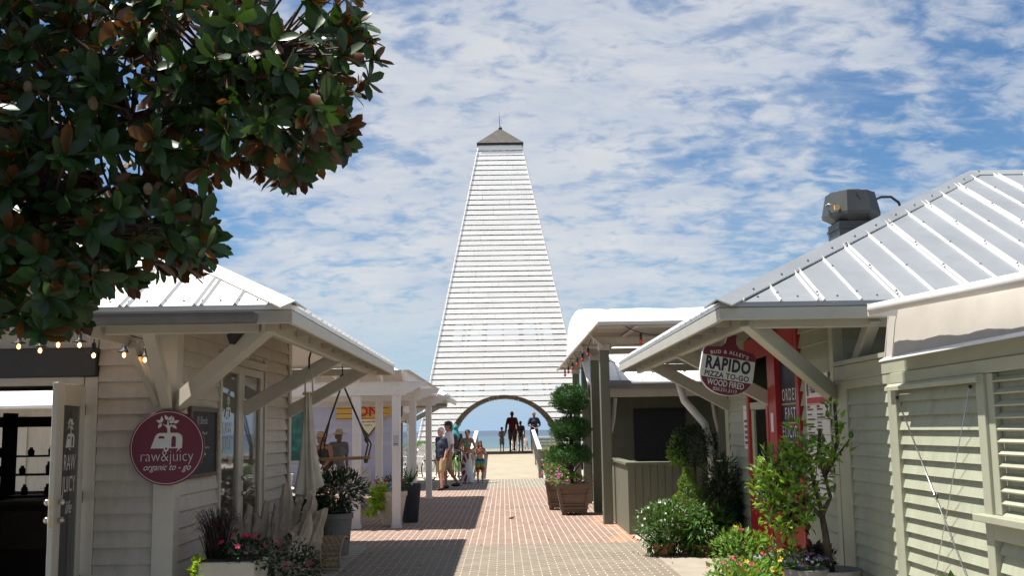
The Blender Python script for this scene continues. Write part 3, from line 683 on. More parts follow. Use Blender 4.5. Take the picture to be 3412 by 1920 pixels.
# wall pieces round the doorway on the far left
fl2 = MB().box(-8.5, -4.86, WY0+.03, WY0+.13, 0, 2.2).build('front_wall', 'cream_paint', jc); siding(fl2, (-4.88, WY0+.03), (-8.4, WY0+.03), .02, 2.13, 'cream_paint')
fl3 = MB().box(-8.5, -3.81, WY0+.03, WY0+.13, 2.48, 3.3).build('front_wall', 'cream_paint', jc); siding(fl3, (-3.815, WY0+.03), (-8.4, WY0+.03), 2.485, 3.3, 'cream_paint')
bevel(box('lintel_beam', 'dark_fascia', jc, -8.4, -3.815, WY0-.06, WY0+.12, 2.215, 2.476))
bevel(box('door_head', 'cream_trim', jc, -8.4, -3.93, WY0-.02, WY0+.125, 2.135, 2.212))
bevel(box('door_jamb', 'cream_trim', jc, -3.925, -3.805, WY0-.01, WY0+.13, 0, 2.21))
# street wall
st_wall = MB().box(WX-.13, WX-.03, WY0+.13, WY1, 0, 3.3).build('street_wall', 'cream_paint', jc)
DY0, DY1, DT = 11.66, 13.92, 2.52
siding(st_wall, (WX-.03, WY1-.1), (WX-.03, WY0+.17), .02, 3.3, 'cream_paint', holes=[(WY1-.1-DY1, WY1-.1-DY0, 0, DT)])
MB().box(-8.5, WX-.02, WY1, WY1+.1, 0, .9).build('back_wall', 'cream_paint', jc)
MB().box(-5.75, WX-.02, WY1, WY1+.1, .9, 3.3).build('back_wall', 'cream_paint', jc)
MB().box(-8.5, -5.75, WY1, WY1+.1, 2.32, 3.3).build('back_wall', 'cream_paint', jc)
MB().box(-8.6, -8.5, WY0, WY1+.1, 0, 3.3).build('side_wall', 'cream_paint', jc)
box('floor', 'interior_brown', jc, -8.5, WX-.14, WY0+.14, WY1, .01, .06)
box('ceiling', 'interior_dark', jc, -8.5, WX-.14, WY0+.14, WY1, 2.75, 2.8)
bevel(box('corner_post', 'cream_trim', jc, WX-.185, WX+.012, WY0-.035, WY0+.165, 0, 3.28))
bevel(box('corner_board', 'cream_trim', jc, WX-.05, WX+.012, WY1-.1, WY1+.11, 0, 3.28))
# roof
H = (EY1-EY0)/2; hx, hy, hz = EX-H, EY0+H, EZ+H*PI_
zf = lambda yy: EZ+PI_*(yy-EY0)
m = MB()
roof_plane(m, [(EX, EY0, EZ), (hx, hy, hz), (-9.6, hy, hz), (-9.6, 10.02, zf(10.02)), (-3.36, 10.02, zf(10.02)), (-3.36, EY0, EZ)])
roof_plane(m, [(EX, EY0, EZ), (EX, EY1, EZ), (hx, hy, hz)])
roof_plane(m, [(EX, EY1, EZ), (-9.6, EY1, EZ), (-9.6, hy, hz), (hx, hy, hz)])
jr = m.build('roof', 'roof_white', jc)
nF = Vector((0, -PI_, 1)); nS = Vector((PI_, 0, 1))
x = EX-.16; k = 0
while x > -9.5:
    y0 = EY0 if x > -3.36 else 10.02; t_ = min(EX-x, H); m = MB()
    offs = (-.028, .028) if k % 2 == 0 else (0,)
    for o_ in offs: rib(m, (x+o_, y0-.004, zf(y0)), (x+o_, EY0+t_, EZ+t_*PI_), nF)
    m.build('roof_rib', 'roof_rib', jr); x -= .30; k += 1
y = EY0+.2; k = 0
while y < EY1-.1:
    t_ = min(y-EY0, EY1-y); m = MB()
    for o_ in ((-.028, .028) if k % 2 == 0 else (0,)): rib(m, (EX+.008, y+o_, EZ), (EX-t_, y+o_, EZ+t_*PI_), nS, .018, .026)
    m.build('roof_rib', 'roof_rib', jr); y += .30; k += 1
hip_cap('hip_cap', jr, (EX+.03, EY0-.03, EZ-.005), (hx, hy, hz), nF, nS, 'roof_white')
m = MB(); rr_ = random.Random(3)
for i in range(14):
    m.lathe([(.011, 0), (.004, .012)], (EX-.3-i*.15, EY0+.09, EZ+.049), 6)
m.build('roof_screws', 'screw', jr)
# eaves
fs_ = [bevel(box('fascia', 'cream_trim', jc, -3.36, EX+.005, EY0+.0, EY0+.035, EZ-.155, EZ-.045)),
       bevel(box('fascia', 'cream_trim', jc, EX-.035, EX, EY0+.036, EY1, EZ-.155, EZ-.045)),
       bevel(box('fascia', 'cream_trim', jc, EX-2, EX-.036, EY1-.035, EY1, EZ-.155, EZ-.045)),
       bevel(box('fascia', 'cream_trim', jc, -3.36, -3.325, EY0+.04, WY0-.04, EZ-.24, EZ-.03))]
bevel(box('eave_beam', 'cream_trim', jc, EX-.31, EX-.24, EY0+.30, EY1-.3, EZ-.20, EZ-.05))
bevel(box('eave_beam', 'cream_trim', jc, -3.30, EX-.32, EY0+.26, EY0+.33, EZ-.20, EZ-.05))
y = EY0+.7
while y < EY1-.4:
    box('eave_block', 'cream_trim', jc, EX-.235, EX-.04, y, y+.03, EZ-.14, EZ-.05); y += .72
# gutter
m = MB(); n_ = 9; pr = [(EY0-.085+.085*math.cos(math.pi+math.pi*i/n_), EZ-.075+.088*math.sin(math.pi+math.pi*i/n_)) for i in range(n_+1)]
for (r0) in (1., .93):
    b0 = len(m.v); cy_, cz_ = EY0-.085, EZ-.075
    for xx in (-3.36, EX-.27):
        for (a, b) in pr: m.v.append((xx, cy_+(a-cy_)*r0, cz_+(b-cz_)*r0))
    for i in range(n_): m.f.append((b0+i, b0+i+1, b0+n_+2+i, b0+n_+1+i))
m.add([(EX-.27, a, b) for a, b in pr], [tuple(range(n_+1))]); m.add([(-3.36, a, b) for a, b in pr], [tuple(range(n_, -1, -1))])
m.build('gutter', 'galv_gutter', jc, smooth=False)
# braces
brace(jc, (WX-.02, WY0+.05, 1.93), (-1.93, 8.90, 2.56), 'cream_trim', .10, .16)
brace(jc, (WX-.07, WY0-.02, 1.93), (-2.95, 8.93, 2.56), 'cream_trim', .10, .13)
brace(jc, (WX-.16, WY0-.02, 1.96), (-3.29, 9.55, 2.46), 'cream_trim', .07, .10)
for yb in (12.84, 15.42):
    brace(jc, (WX-.02, yb, 1.94), (EX-.26, yb, 2.55), 'cream_trim', .10, .16)
    box('brace_post', 'cream_trim', jc, WX+.001, WX+.03, yb-.06, yb+.06, 0 if yb > 14 else 2.53, 2.62)
# spot lamp tucked under the corner
t = T('eave_lamp', 'small dark flood lamp under the juice bar eave corner', 'lamp', (-2.2, 9.2, 2.45))
MB().bar((-2.32, 9.25, 2.46), (-2.18, 9.15, 2.55), .12, .09).build('lamp_head', 'dark_metal', t); tube('lamp_arm', 'dark_metal', t, [(-2.2, 9.2, 2.5), (-2.15, 9.25, 2.62)], .012)
# french doors in the street wall
fd = T('french_doors', 'pair of tall glazed cream doors in the street side of the juice bar', 'door', (WX, 12.8, 0))
X0, X1 = WX-.05, WX+.0
def stile(a, b, z0, z1, x1=X1): return bevel(box('frame', 'cream_trim', fd, X0, x1, a, b, z0, z1), .004)
box('casing', 'cream_trim', fd, X0, WX+.022, DY0, DY0+.07, 0, DT); box('casing', 'cream_trim', fd, X0, WX+.022, DY1-.09, DY1, 0, DT)
box('casing', 'cream_trim', fd, X0, WX+.024, DY0, DY1, DT-.075, DT+.02); box('threshold', 'cream_trim', fd, X0, WX+.06, DY0, DY1, 0, .05)
for (a, b) in ((DY0+.072, 12.72), (12.725, DY1-.092)):
    stile(a, a+.09, .05, DT-.08); stile(b-.16, b, .05, DT-.08); stile(a+.09, b-.16, .05, .22); stile(a+.09, b-.16, DT-.17, DT-.08)
    g = MB().box(WX-.035, WX-.029, a+.09, b-.16, .22, DT-.17).build('pane', 'pane', fd)
for z in (1.15, .97):
    MB().ell((WX+.045, 12.64, z), (.03, .032, .032)).build('knob', 'chrome_knob', fd, smooth=True)
# etched lettering on the first pane
Xl = WX-.026
lettering(fd, 'RAW', (Xl, 12.15, 1.66), (0, 1, 0), (0, 0, 1), 'sign_white', .19, sx=.9)
lettering(fd, 'JUICY', (Xl, 12.15, 1.49), (0, 1, 0), (0, 0, 1), 'sign_white', .19, sx=.72)
lettering(fd, 'life', (Xl, 12.27, 1.30), (0, 1, 0), (0, 0, 1), 'sign_white', .16, shear=.4)
def trailer_mark(par, org, xd, ud, s, mat='sign_white', bg=None, lift=0.):
    """the camper and tree emblem"""
    f = lambda pl, nm='emblem', mm=mat, l=0.: flat(par, [(a*s, b*s) for a, b in pl], org, xd, ud, mm, nm, .0015, lift+l)
    body = [(-.50, -.24), (.46, -.24), (.47, .05), (.45, .14), (.39, .20), (.30, .23), (-.24, .23), (-.31, .20), (-.36, .14)]
    f(body, 'emblem')
    bgm = bg or 'sign_maroon'
    f([(-.27, .06), (-.08, .06), (-.08, .10), (-.11, .135), (-.23, .135), (-.26, .11)], 'emblem_window', bgm, .0016)
    f([(.13, -.20), (.27, -.20), (.27, .08), (.24, .125), (.20, .135), (.16, .12), (.14, .08)], 'emblem_door', bgm, .0016)
    f([(q[0]*.075-.02, q[1]*.075-.26) for q in circle(1, 16)], 'emblem_wheel', mat, .0018); f([(q[0]*.035-.02, q[1]*.035-.25) for q in circle(1, 12)], 'emblem_hub', bgm, .0034)
    f([(0, .22), (.10, .22), (.08, .32), (.09, .40), (.15, .46), (.13, .49), (.06, .45), (.035, .52), (.02, .60), (-.01, .60), (-.005, .50), (-.06, .46), (-.12, .51), (-.14, .50), (-.02, .40), (.005, .33)], 'emblem_trunk')
    def lf(cx, cy, ang, L=.19, W=.095):
        a = R(ang); pts = [(0, 0), (.3, .5), (.6, .42), (1, 0), (.6, -.42), (.3, -.5)]
        f([(cx+(p*L)*math.cos(a)-(q*W)*math.sin(a), cy+(p*L)*math.sin(a)+(q*W)*math.cos(a)) for p, q in pts], 'emblem_leaf')
    for q in ((-.17, .56, 162), (-.17, .56, 95), (-.18, .53, 235), (.0, .62, 118), (.02, .60, 55), (.04, .56, 5), (.16, .55, 88), (.19, .53, 25), (.14, .47, -35)): lf(*q)
trailer_mark(fd, (Xl+.002, 12.15, 1.90), (0, 1, 0), (0, 0, 1), .24, bg='chalkboard')

# open glazed door on the far left, swung out towards the camera
dl = T('entrance_door', 'weathered cream glazed door standing open beside the juice bar entrance', 'door', (-3.91, 10.10, 0))
ha, hb_ = Vector((-3.915, 10.08, 0)), Vector((-3.83, 9.24, 0)); dd = (hb_-ha).normalized(); dn = Vector((-dd.y, dd.x, 0))
if dn.x < 0: dn = -dn
def dpiece(nm, s0, s1, z0, z1, mat='cream_trim', th=.044, off=0.):
    m = MB(); a = ha+dd*s0+dn*(off-th/2); b = ha+dd*s1+dn*(off-th/2); e = dn*th
    m.prism([a+Vector((0, 0, z0)), b+Vector((0, 0, z0)), b+Vector((0, 0, z1)), a+Vector((0, 0, z1))], e); return m.build(nm, mat, dl)
DLn = .84
bevel(dpiece('stile', 0, .11, .02, 2.12), .004); bevel(dpiece('stile', DLn-.20, DLn, .02, 2.12), .004); bevel(dpiece('rail', .11, DLn-.20, 2.0-.07, 2.12), .004); bevel(dpiece('rail', .11, DLn-.20, .02, .28), .004)
dpiece('pane', .11, DLn-.20, .28, 1.93, 'pane', .006)
for z in (1.10, .95):
    for s_ in (-1, 1):
        c = ha+dd*(DLn-.10)+dn*s_*.06; MB().ell((c.x, c.y, z), (.03, .03, .03)).build('knob', 'chrome_knob', dl, smooth=True)
    c = ha+dd*(DLn+.001); dpiece('latch_plate', DLn, DLn+.003, z-.06, z+.05, 'brass', .024)
for z in (.3, 1.05, 1.85): box('hinge', 'dark_metal', dl, -3.935, -3.90, 10.085, 10.115, z, z+.1)
org = ha+dd*.38+dn*.006
trailer_mark(dl, org+Vector((0, 0, 1.62)), -dd, (0, 0, 1), .26, bg='chalkboard')
for s_, z, q in (('RAW', 1.36, .2), ('JUICY', 1.17, .2)):
    lettering(dl, s_, org+Vector((0, 0, z)), -dd, (0, 0, 1), 'sign_white', q, sx=.75)
lettering(dl, 'life', org+Vector((0, 0, .98)), -dd, (0, 0, 1), 'sign_white', .16, shear=.4)
# round maroon sign on the corner post
sg = T('round_sign', 'round maroon raw and juicy sign with camper emblem on the corner post', 'sign', (-3.11, 9.98, 1.54))
so_, sx_, su_ = Vector((-3.11, 10.05, 1.54)), Vector((1, .0, 0)), Vector((0, 0, 1))
so_ = Vector((-3.105, 10.045, 1.54))
def sflat(poly, mat, nm, th, lift): return flat(sg, poly, so_, sx_, su_, mat, nm, th, lift)
bevel(sflat(circle(.345, 64), 'sign_maroon', 'disc', .03, .0), .004)
m = MB()
for i in range(64):
    a0, a1 = 2*math.pi*i/64, 2*math.pi*(i+1)/64
    q = [so_+sx_*(r_*math.cos(a))+su_*(r_*math.sin(a))+Vector((0, -.0325, 0)) for r_, a in ((.326, a0), (.331, a0), (.331, a1), (.326, a1))]
    m.add(q, [(0, 1, 2, 3)])
m.build('rim_line', 'sign_white', sg)
trailer_mark(sg, so_+Vector((0, -.0305, .065)), sx_, su_, .30)
lettering(sg, 'raw&juicy', so_+Vector((0, -.031, -.125)), sx_, su_, 'sign_white', .150, sx=.83, bold=-.003)
flat(sg, [(.088, -.045), (.098, -.03), (.118, -.015), (.125, .002), (.108, -.005), (.095, -.022)], so_+Vector((0, -.031, -.0)), sx_, su_, 'sign_white', 'drop_mark', .0015)
lettering(sg, 'organic to - go', so_+Vector((0, -.031, -.205)), sx_, su_, 'sign_white', .085, shear=.45, sx=.86)
# chalkboard
cb = T('chalkboard', 'framed chalkboard menu on the juice bar street wall', 'chalkboard', (WX+.04, 11.0, 1.6))
box('board', 'chalkboard', cb, WX+.016, WX+.028, 10.56, 11.44, 1.27, 1.88)
for a in ((10.50, 10.56, 1.23, 1.93), (11.44, 11.50, 1.23, 1.93)): bevel(box('frame', 'frame_wood', cb, WX+.014, WX+.045, *a), .003)
for a in ((10.56, 11.44, 1.23, 1.27), (10.56, 11.44, 1.88, 1.93)): bevel(box('frame', 'frame_wood', cb, WX+.014, WX+.044, *a), .003)
lettering(cb, 'RJ Blends', (WX+.029, 10.93, 1.76), (0, 1, 0), (0, 0, 1), 'chalk', .11, shear=.2, sx=.9)
for i, wd in enumerate((.30, .22, .34, .26, .2)):
    m = MB(); q = random.Random(i); y = 10.66
    while y < 10.66+wd*1.6: m.box(WX+.029, WX+.030, y, y+.02, 1.655-.07*i, 1.66-.07*i+q.uniform(.002, .025)); y += q.uniform(.026, .05)
    m.build('chalk_line', 'chalk', cb)
# string lamps at the entrance
lp = T('string_lights', 'string of lit bulbs with small dark shades at the juice bar entrance', 'string lights', (-3.7, 9.6, 2.6))
pts = [(-4.9, 9.5, 2.56), (-4.45, 9.55, 2.60), (-4.08, 9.58, 2.595), (-3.80, 9.6, 2.60), (-3.65, 9.6, 2.575), (-3.38, 9.6, 2.555), (-3.22, 9.62, 2.515), (-3.12, 9.7, 2.53)]
tube('cable', 'black', lp, pts, .006, 6)
for (x, y, z) in [(-4.32, 9.6, 2.46), (-4.12, 9.58, 2.42), (-3.97, 9.6, 2.47), (-3.78, 9.6, 2.465), (-3.65, 9.6, 2.37), (-3.38, 9.6, 2.37), (-3.2, 9.62, 2.325)]:
    top = z+.12
    tube('drop', 'black', lp, [(x, y, top-.03), (x, y, min(top+.10, 2.6))], .005, 6)
    b = MB().lathe([(.012, .06), (.018, .05), (.02, .0), (.03, -.005), (.062, -.022), (.066, -.026)], (x, y, z+.055), 18).build('shade', 'dark_metal', lp, smooth=True)
    MB().ell((x, y, z), (.022, .022, .028)).build('bulb', 'bulb_clear', lp, smooth=True)
    MB().ell((x, y, z), (.015, .015, .019), 8, 6).build('filament', 'filament', lp, smooth=True)
# inside the doorway: shelves and counter against the lit back window
sh = T('display_shelf', 'dark shelving with bottles inside the juice bar doorway', 'shelf', (-6.2, 13.2, 0))
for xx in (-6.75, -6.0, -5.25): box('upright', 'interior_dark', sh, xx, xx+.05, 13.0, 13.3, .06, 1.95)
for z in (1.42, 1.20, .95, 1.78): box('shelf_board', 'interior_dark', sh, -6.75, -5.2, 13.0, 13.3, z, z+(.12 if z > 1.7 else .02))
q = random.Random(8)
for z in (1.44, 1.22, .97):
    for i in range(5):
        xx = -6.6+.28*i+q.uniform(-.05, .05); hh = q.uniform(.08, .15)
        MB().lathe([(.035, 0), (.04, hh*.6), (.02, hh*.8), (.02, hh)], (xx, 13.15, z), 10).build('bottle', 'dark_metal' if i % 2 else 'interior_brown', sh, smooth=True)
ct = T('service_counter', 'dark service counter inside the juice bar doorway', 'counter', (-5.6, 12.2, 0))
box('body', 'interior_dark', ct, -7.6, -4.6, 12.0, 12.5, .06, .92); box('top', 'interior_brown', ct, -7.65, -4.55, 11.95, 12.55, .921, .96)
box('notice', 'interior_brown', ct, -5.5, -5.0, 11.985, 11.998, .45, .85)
# the neighbour seen through that back window
nb_ = T('neighbour_cottage', 'cream cottage with white roof seen through the juice bar back window', 'building', (-11, 22, 0))
MB().box(-15, -7, 21, 27, 0, 2.3).build('wall', 'cream_paint', nb_)
m = MB(); m.prism([(-15.6, 20.2, 2.25), (-15.6, 24, 4.3), (-15.6, 27.8, 2.25), (-15.6, 27.8, 2.2), (-15.6, 20.2, 2.2)], (9.2, 0, 0)); m.build('roof', 'roof_white', nb_)
box('door', 'cream_trim', nb_, -10.2, -9.2, 20.96, 20.999, 0, 2.05); box('window', 'pane_dark', nb_, -12.6, -11.4, 20.96, 20.999, .9, 1.9)
# ---------------------------------------------------------------- white pergola between the cottages
pg = T('pergola', 'white timber pergola with scrolled beam ends in front of the lilac shop', 'pergola', (-2.6, 22.5, 0))
ROWS = (19.0, 22.4, 27.0)
for yr in ROWS:
    for xp in ((-2.58, -1.885) if yr < 26 else (-1.875,)):
        bevel(box('post', 'white_paint', pg, xp-.072, xp+.072, yr-.072, yr+.072, 0, 2.30), .008)
        box('post_base', 'white_paint', pg, xp-.085, xp+.085, yr-.085, yr+.085, 0, .06)
    for s_ in (-1, 1):                              # a pair of beams, scrolled at the street end
        yb = yr+s_*.095-.022
        prof = [(-5.0, 2.29), (-1.80, 2.29), (-1.72, 2.29), (-1.70, 2.33), (-1.63, 2.34), (-1.56, 2.37), (-1.50, 2.42), (-1.44, 2.44), (-1.36, 2.45), (-1.33, 2.53), (-5.0, 2.53)]
        MB().prism([(a, yb, b+(0 if s_ < 0 else .002)) for a, b in prof], (0, .044, 0)).build('beam', 'white_paint', pg)
    for xp in (-2.58, -1.885):
        for zz_ in (2.36, 2.46):
            MB().ell((xp+.03, yr-.125, zz_), (.018, .012, .018), 8, 6).build('bolt', 'white_paint', pg, smooth=True)
for k, xr in enumerate((-4.7, -4.2, -3.75, -3.3, -2.90, -2.52, -2.10, -1.72)):
    prof = [(18.42, 2.64), (18.42, 2.58), (18.50, 2.54), (18.62, 2.52), (18.70, 2.47), (27.5, 2.47), (27.6, 2.52), (27.72, 2.54), (27.8, 2.58), (27.8, 2.64)]
    MB().prism([(xr-.022, a, b+.062) for a, b in prof], (.044, 0, 0)).build('rafter', 'white_paint', pg)
MB().box(-4.9, -1.62, 18.55, 27.7, 2.704, 2.712).build('shade_cloth', 'shade_cloth', pg)
nt_ = T('post_notice', 'small white notice with an arrow on the pergola post', 'sign', (-1.885, 18.92, 1.48))
box('plate', 'white_paint', nt_, -1.955, -1.815, 18.912, 18.925, 1.38, 1.62)
MB().box(-1.935, -1.835, 18.909, 18.9115, 1.40, 1.60).build('print', 'chalk', nt_)
flat(nt_, [(-.035, 0), (-.012, .018), (-.012, .007), (.035, .007), (.035, -.007), (-.012, -.007), (-.012, -.018)], (-1.885, 18.9085, 1.44), (1, 0, 0), (0, 0, 1), 'sign_navy', 'arrow', .001)

# ---------------------------------------------------------------- lilac shop behind the pergola
SX, SY0, SY1, SWX, SWY0, SWY1 = -1.62, 30.6, 37.0, -3.12, 32.0, 35.7
sp2 = T('lilac_shop', 'lilac lap sided shop with white metal hip roof behind the pergola', 'building', (-6, 34, 0))
H2 = (SY1-SY0)/2; hx, hy, hz = SX-H2, SY0+H2, EZ+H2*PI_; zf2 = lambda yy: EZ+PI_*(yy-SY0)
m = MB()
roof_plane(m, [(SX, SY0, EZ), (hx, hy, hz), (-11, hy, hz), (-11, SY0, EZ)]); roof_plane(m, [(SX, SY0, EZ), (SX, SY1, EZ), (hx, hy, hz)]); roof_plane(m, [(SX, SY1, EZ), (-11, SY1, EZ), (-11, hy, hz), (hx, hy, hz)])
r2 = m.build('roof', 'roof_white', sp2)
x = SX-.2; k = 0
while x > -9:
    t_ = min(SX-x, H2); m = MB()
    for o_ in ((-.03, .03) if k % 2 == 0 else (0,)): rib(m, (x+o_, SY0-.004, EZ), (x+o_, SY0+t_, EZ+t_*PI_), nF)
    m.build('roof_rib', 'roof_rib', r2); x -= .45; k += 1
hip_cap('hip_cap', r2, (SX+.03, SY0-.03, EZ-.005), (hx, hy, hz), nF, nS, 'roof_white', .15)
box('fascia', 'cream_trim', sp2, -11, SX+.005, SY0, SY0+.035, EZ-.165, EZ-.045); box('fascia', 'cream_trim', sp2, SX-.035, SX, SY0+.036, SY1, EZ-.165, EZ-.045)
bevel(box('eave_beam', 'cream_trim', sp2, SX-.36, SX-.28, SY0+.30, SY1-.3, EZ-.20, EZ-.03))
tube('gutter', 'galv_gutter', sp2, [(SX-.95, SY0+.6, EZ-.30), (SX-.02, SY0+.6, EZ-.30)], .06, 10)
fw = MB().box(-11, SWX-.03, SWY0+.03, SWY0+.13, 0, 3.3).build('front_wall', 'lilac_paint', sp2)
siding(fw, (SWX-.05, SWY0+.03), (-8.5, SWY0+.03), .02, 2.75, 'lilac_paint', .125, holes=[(2.6, 3.85, .8, 2.5), (4.0, 4.45, 0, 2.5)])
sw = MB().box(SWX-.13, SWX-.03, SWY0+.14, SWY1, 0, 3.3).build('street_wall', 'lilac_paint', sp2)
siding(sw, (SWX-.03, SWY1), (SWX-.03, SWY0+.14), .02, 2.75, 'white_paint', .125, holes=[(.9, 2.6, 0, 2.2)])
bevel(box('corner_board', 'lilac_paint', sp2, SWX-.10, SWX+.012, SWY0-.01, SWY0+.15, 0, 3.2))
dr = box('street_door', 'cream_trim', sp2, SWX-.02, SWX+.01, 33.1, 34.75, 0, 2.2); box('pane', 'pane_dark', dr, SWX+.011, SWX+.014, 33.25, 34.6, .3, 2.05)
tube('downpipe', 'galv_gutter', sp2, [(SWX+.05, 32.5, 0), (SWX+.05, 32.5, 2.5)], .04)
brace(sp2, (SWX, SWY0+.1, 1.95), (SX-.35, 31.0, 2.55), 'cream_trim'); brace(sp2, (SWX, 35.5, 1.95), (SX-.3, 35.5, 2.55), 'cream_trim')
# window with the green seascape print, door with notices
wn = MB().box(-6.98, -5.72, SWY0-.02, SWY0+.05, .76, 2.54).build('display_window', 'cream_trim', sp2)
MB().box(-6.86, -5.84, SWY0-.026, SWY0-.0205, .86, 2.44).build('seascape_print', 'painting', wn)
dr = MB().box(-7.68, -7.10, SWY0-.02, SWY0+.05, 0, 2.54).build('shop_door', 'cream_trim', sp2)
MB().box(-7.60, -7.18, SWY0-.026, SWY0-.0205, .2, 2.0).build('pane', 'pane_dark', dr); MB().box(-7.6, -7.18, SWY0-.026, SWY0-.0205, 2.02, 2.46).build('notice', 'white_paint', dr)
lettering(dr, 'NO DRINKS, FOOD OR', (-7.38, SWY0-.028, 2.30), (1, 0, 0), (0, 0, 1), 'print_pink', .085, sx=.48, bold=.003)
lettering(dr, 'DOGS. THANK YOU', (-7.38, SWY0-.028, 2.12), (1, 0, 0), (0, 0, 1), 'print_pink', .085, sx=.55, bold=.003)
# yellow ON sign with a diamond board
on = T('shop_sign', 'yellow striped shop sign reading ON above a cream diamond board on the lilac wall', 'sign', (-4.0, SWY0-.05, 2.1))
yo = SWY0-.06
flat(on, [(-.85, -.22), (.42, -.22), (.62, -.13), (.80, -.05), (.80, .24), (-.85, .24)], (-4.08, yo, 2.25), (1, 0, 0), (0, 0, 1), 'sign_yellow', 'board', .03)
for z in (-.20, .10, .20, -.06): flat(on, [(-.85, 0), (.70 if z > -.1 else .44, 0), (.70 if z > -.1 else .44, .022), (-.85, .022)], (-4.08, yo-.031, 2.25+z), (1, 0, 0), (0, 0, 1), 'print_grey', 'stripe', .002)
lettering(on, 'ON', (-4.0, yo-.035, 2.13), (1, 0, 0), (0, 0, 1), 'print_red', .40, bold=.012, sx=1.05)
flat(on, [(-.46, .16), (.40, .16), (.0, -.36)], (-3.98, yo+.012, 1.88), (1, 0, 0), (0, 0, 1), 'frame_wood', 'diamond_edge', .02)
flat(on, [(-.40, .15), (.34, .15), (.0, -.29)], (-3.98, yo-.0085, 1.88), (1, 0, 0), (0, 0, 1), 'sign_cream', 'diamond_board', .004)
for i, (wd, z) in enumerate(((.40, .06), (.22, -.04))):
    m = MB(); q = random.Random(i); xx = -wd/2
    while xx < wd/2: ww = q.uniform(.015, .035); m.box(-3.99+xx, -3.99+xx+ww, yo-.016, yo-.013, 1.88+z, 1.88+z+q.uniform(.02, .05)); xx += ww+.012
    m.build('small_lettering', 'print_grey', on)
# ================================================================ pizza cottage on the right
QX, QY0, QY1, QP = 1.83, 8.96, 16.94, .51
RX, RY0_, RY1_ = 3.17, 10.27, 15.30
pc = T('pizza_cottage', 'olive lap sided pizza cottage with galvanised metal hip roof on the right', 'building', (6, 12.9, 0))
HQ = (QY1-QY0)/2; hx, hy, hz = QX+HQ, QY0+HQ, EZ+HQ*QP
m = MB()
roof_plane(m, [(QX, QY0, EZ), (15, QY0, EZ), (15, hy, hz), (hx, hy, hz)]); roof_plane(m, [(QX, QY0, EZ), (hx, hy, hz), (QX, QY1, EZ)]); roof_plane(m, [(QX, QY1, EZ), (hx, hy, hz), (15, hy, hz), (15, QY1, EZ)])
qr = m.build('roof', 'roof_galv', pc)
nQ = Vector((0, -QP, 1)); nW = Vector((-QP, 0, 1))
x = QX+.18; k = 0; scr = MB()
while x < 12:
    t_ = min(x-QX, HQ); m = MB()
    for o_ in ((-.028, .028) if k % 2 == 0 else (0,)): rib(m, (x+o_, QY0-.005, EZ), (x+o_, QY0+t_-.1, EZ+(t_-.1)*QP), nQ, .015, .024)
    m.build('roof_rib', 'roof_rib', qr)
    s_ = .12
    while s_ < t_-.15:
        scr.lathe([(.012, 0), (.009, .008), (.003, .016)], (x+.005, QY0+s_, EZ+s_*QP+.026), 6); s_ += .62
    for dx in (.17,): scr.lathe([(.012, 0), (.009, .008), (.003, .016)], (x+dx, QY0+.10, EZ+.05), 6)
    x += .34; k += 1
t_ = .2
while t_ < HQ:
    scr.lathe([(.012, 0), (.009, .008), (.003, .016)], (QX+t_+.14, QY0+t_-.0, EZ+t_*QP+.03), 6); t_ += .34
scr.build('roof_screws', 'screw', qr)
y = QY0+.2; k = 0
while y < QY1-.1:
    t_ = min(y-QY0, QY1-y); m = MB()
    for o_ in ((-.028, .028) if k % 2 == 0 else (0,)): rib(m, (QX-.008, y+o_, EZ), (QX+t_, y+o_, EZ+t_*QP), nW, .018, .024)
    m.build('roof_rib', 'roof_rib', qr); y += .30; k += 1
hip_cap('hip_cap', qr, (QX-.03, QY0-.03, EZ-.005), (hx, hy, hz), nQ, nW, 'roof_galv', .15)
hip_cap('ridge_cap', qr, (hx, hy, hz), (15, hy, hz), nQ, Vector((0, QP, 1)), 'roof_galv', .15)
bevel(box('fascia', 'eave_grey', pc, QX-.005, 15, QY0, QY0+.035, EZ-.150, EZ-.045)); bevel(box('fascia', 'eave_grey', pc, QX, QX+.035, QY0+.036, QY1, EZ-.155, EZ-.045)); bevel(box('fascia', 'eave_grey', pc, QX+.036, QX+3, QY1-.035, QY1, EZ-.155, EZ-.045))
bevel(box('eave_beam', 'eave_grey', pc, QX+.24, QX+.31, QY0+.30, QY1-.3, EZ-.20, EZ-.05)); bevel(box('eave_beam', 'eave_grey', pc, QX+.32, 15, QY0+.26, QY0+.33, EZ-.20, EZ-.05))
y = QY0+.7
while y < QY1-.4: box('eave_block', 'eave_grey', pc, QX+.04, QX+.235, y, y+.03, EZ-.14, EZ-.05); y += .72
# walls
sw = MB().box(RX+.03, RX+.13, RY0_, RY1_, 0, 3.3).build('street_wall', 'olive_paint', pc)
RD0, RD1, RDT = 11.45, 13.95, 2.74
siding(sw, (RX+.03, RY0_+.09), (RX+.03, RY1_-.09), .02, 3.3, 'olive_paint', holes=[(RD0-RY0_-.09, RD1-RY0_-.09, 0, RDT)])
fw = MB().box(RX+.13, 14, RY0_+.03, RY0_+.13, 0, 3.3).build('front_wall', 'olive_paint', pc)
siding(fw, (14, RY0_+.03), (RX+.10, RY0_+.03), 2.18, 3.3, 'olive_paint')
MB().box(RX+.1, 14, RY1_, RY1_+.1, 0, 3.3).build('back_wall', 'olive_paint', pc)
bevel(box('corner_board', 'olive_trim', pc, RX-.012, RX+.10, RY0_-.02, RY0_+.10, 0, 3.28)); bevel(box('corner_board', 'olive_trim', pc, RX-.012, RX+.10, RY1_-.10, RY1_+.11, 0, 3.28))
brace(pc, (RX+.0, RY0_+.02, 1.93), (2.10, 9.22, 2.57), 'eave_grey', .10, .15)
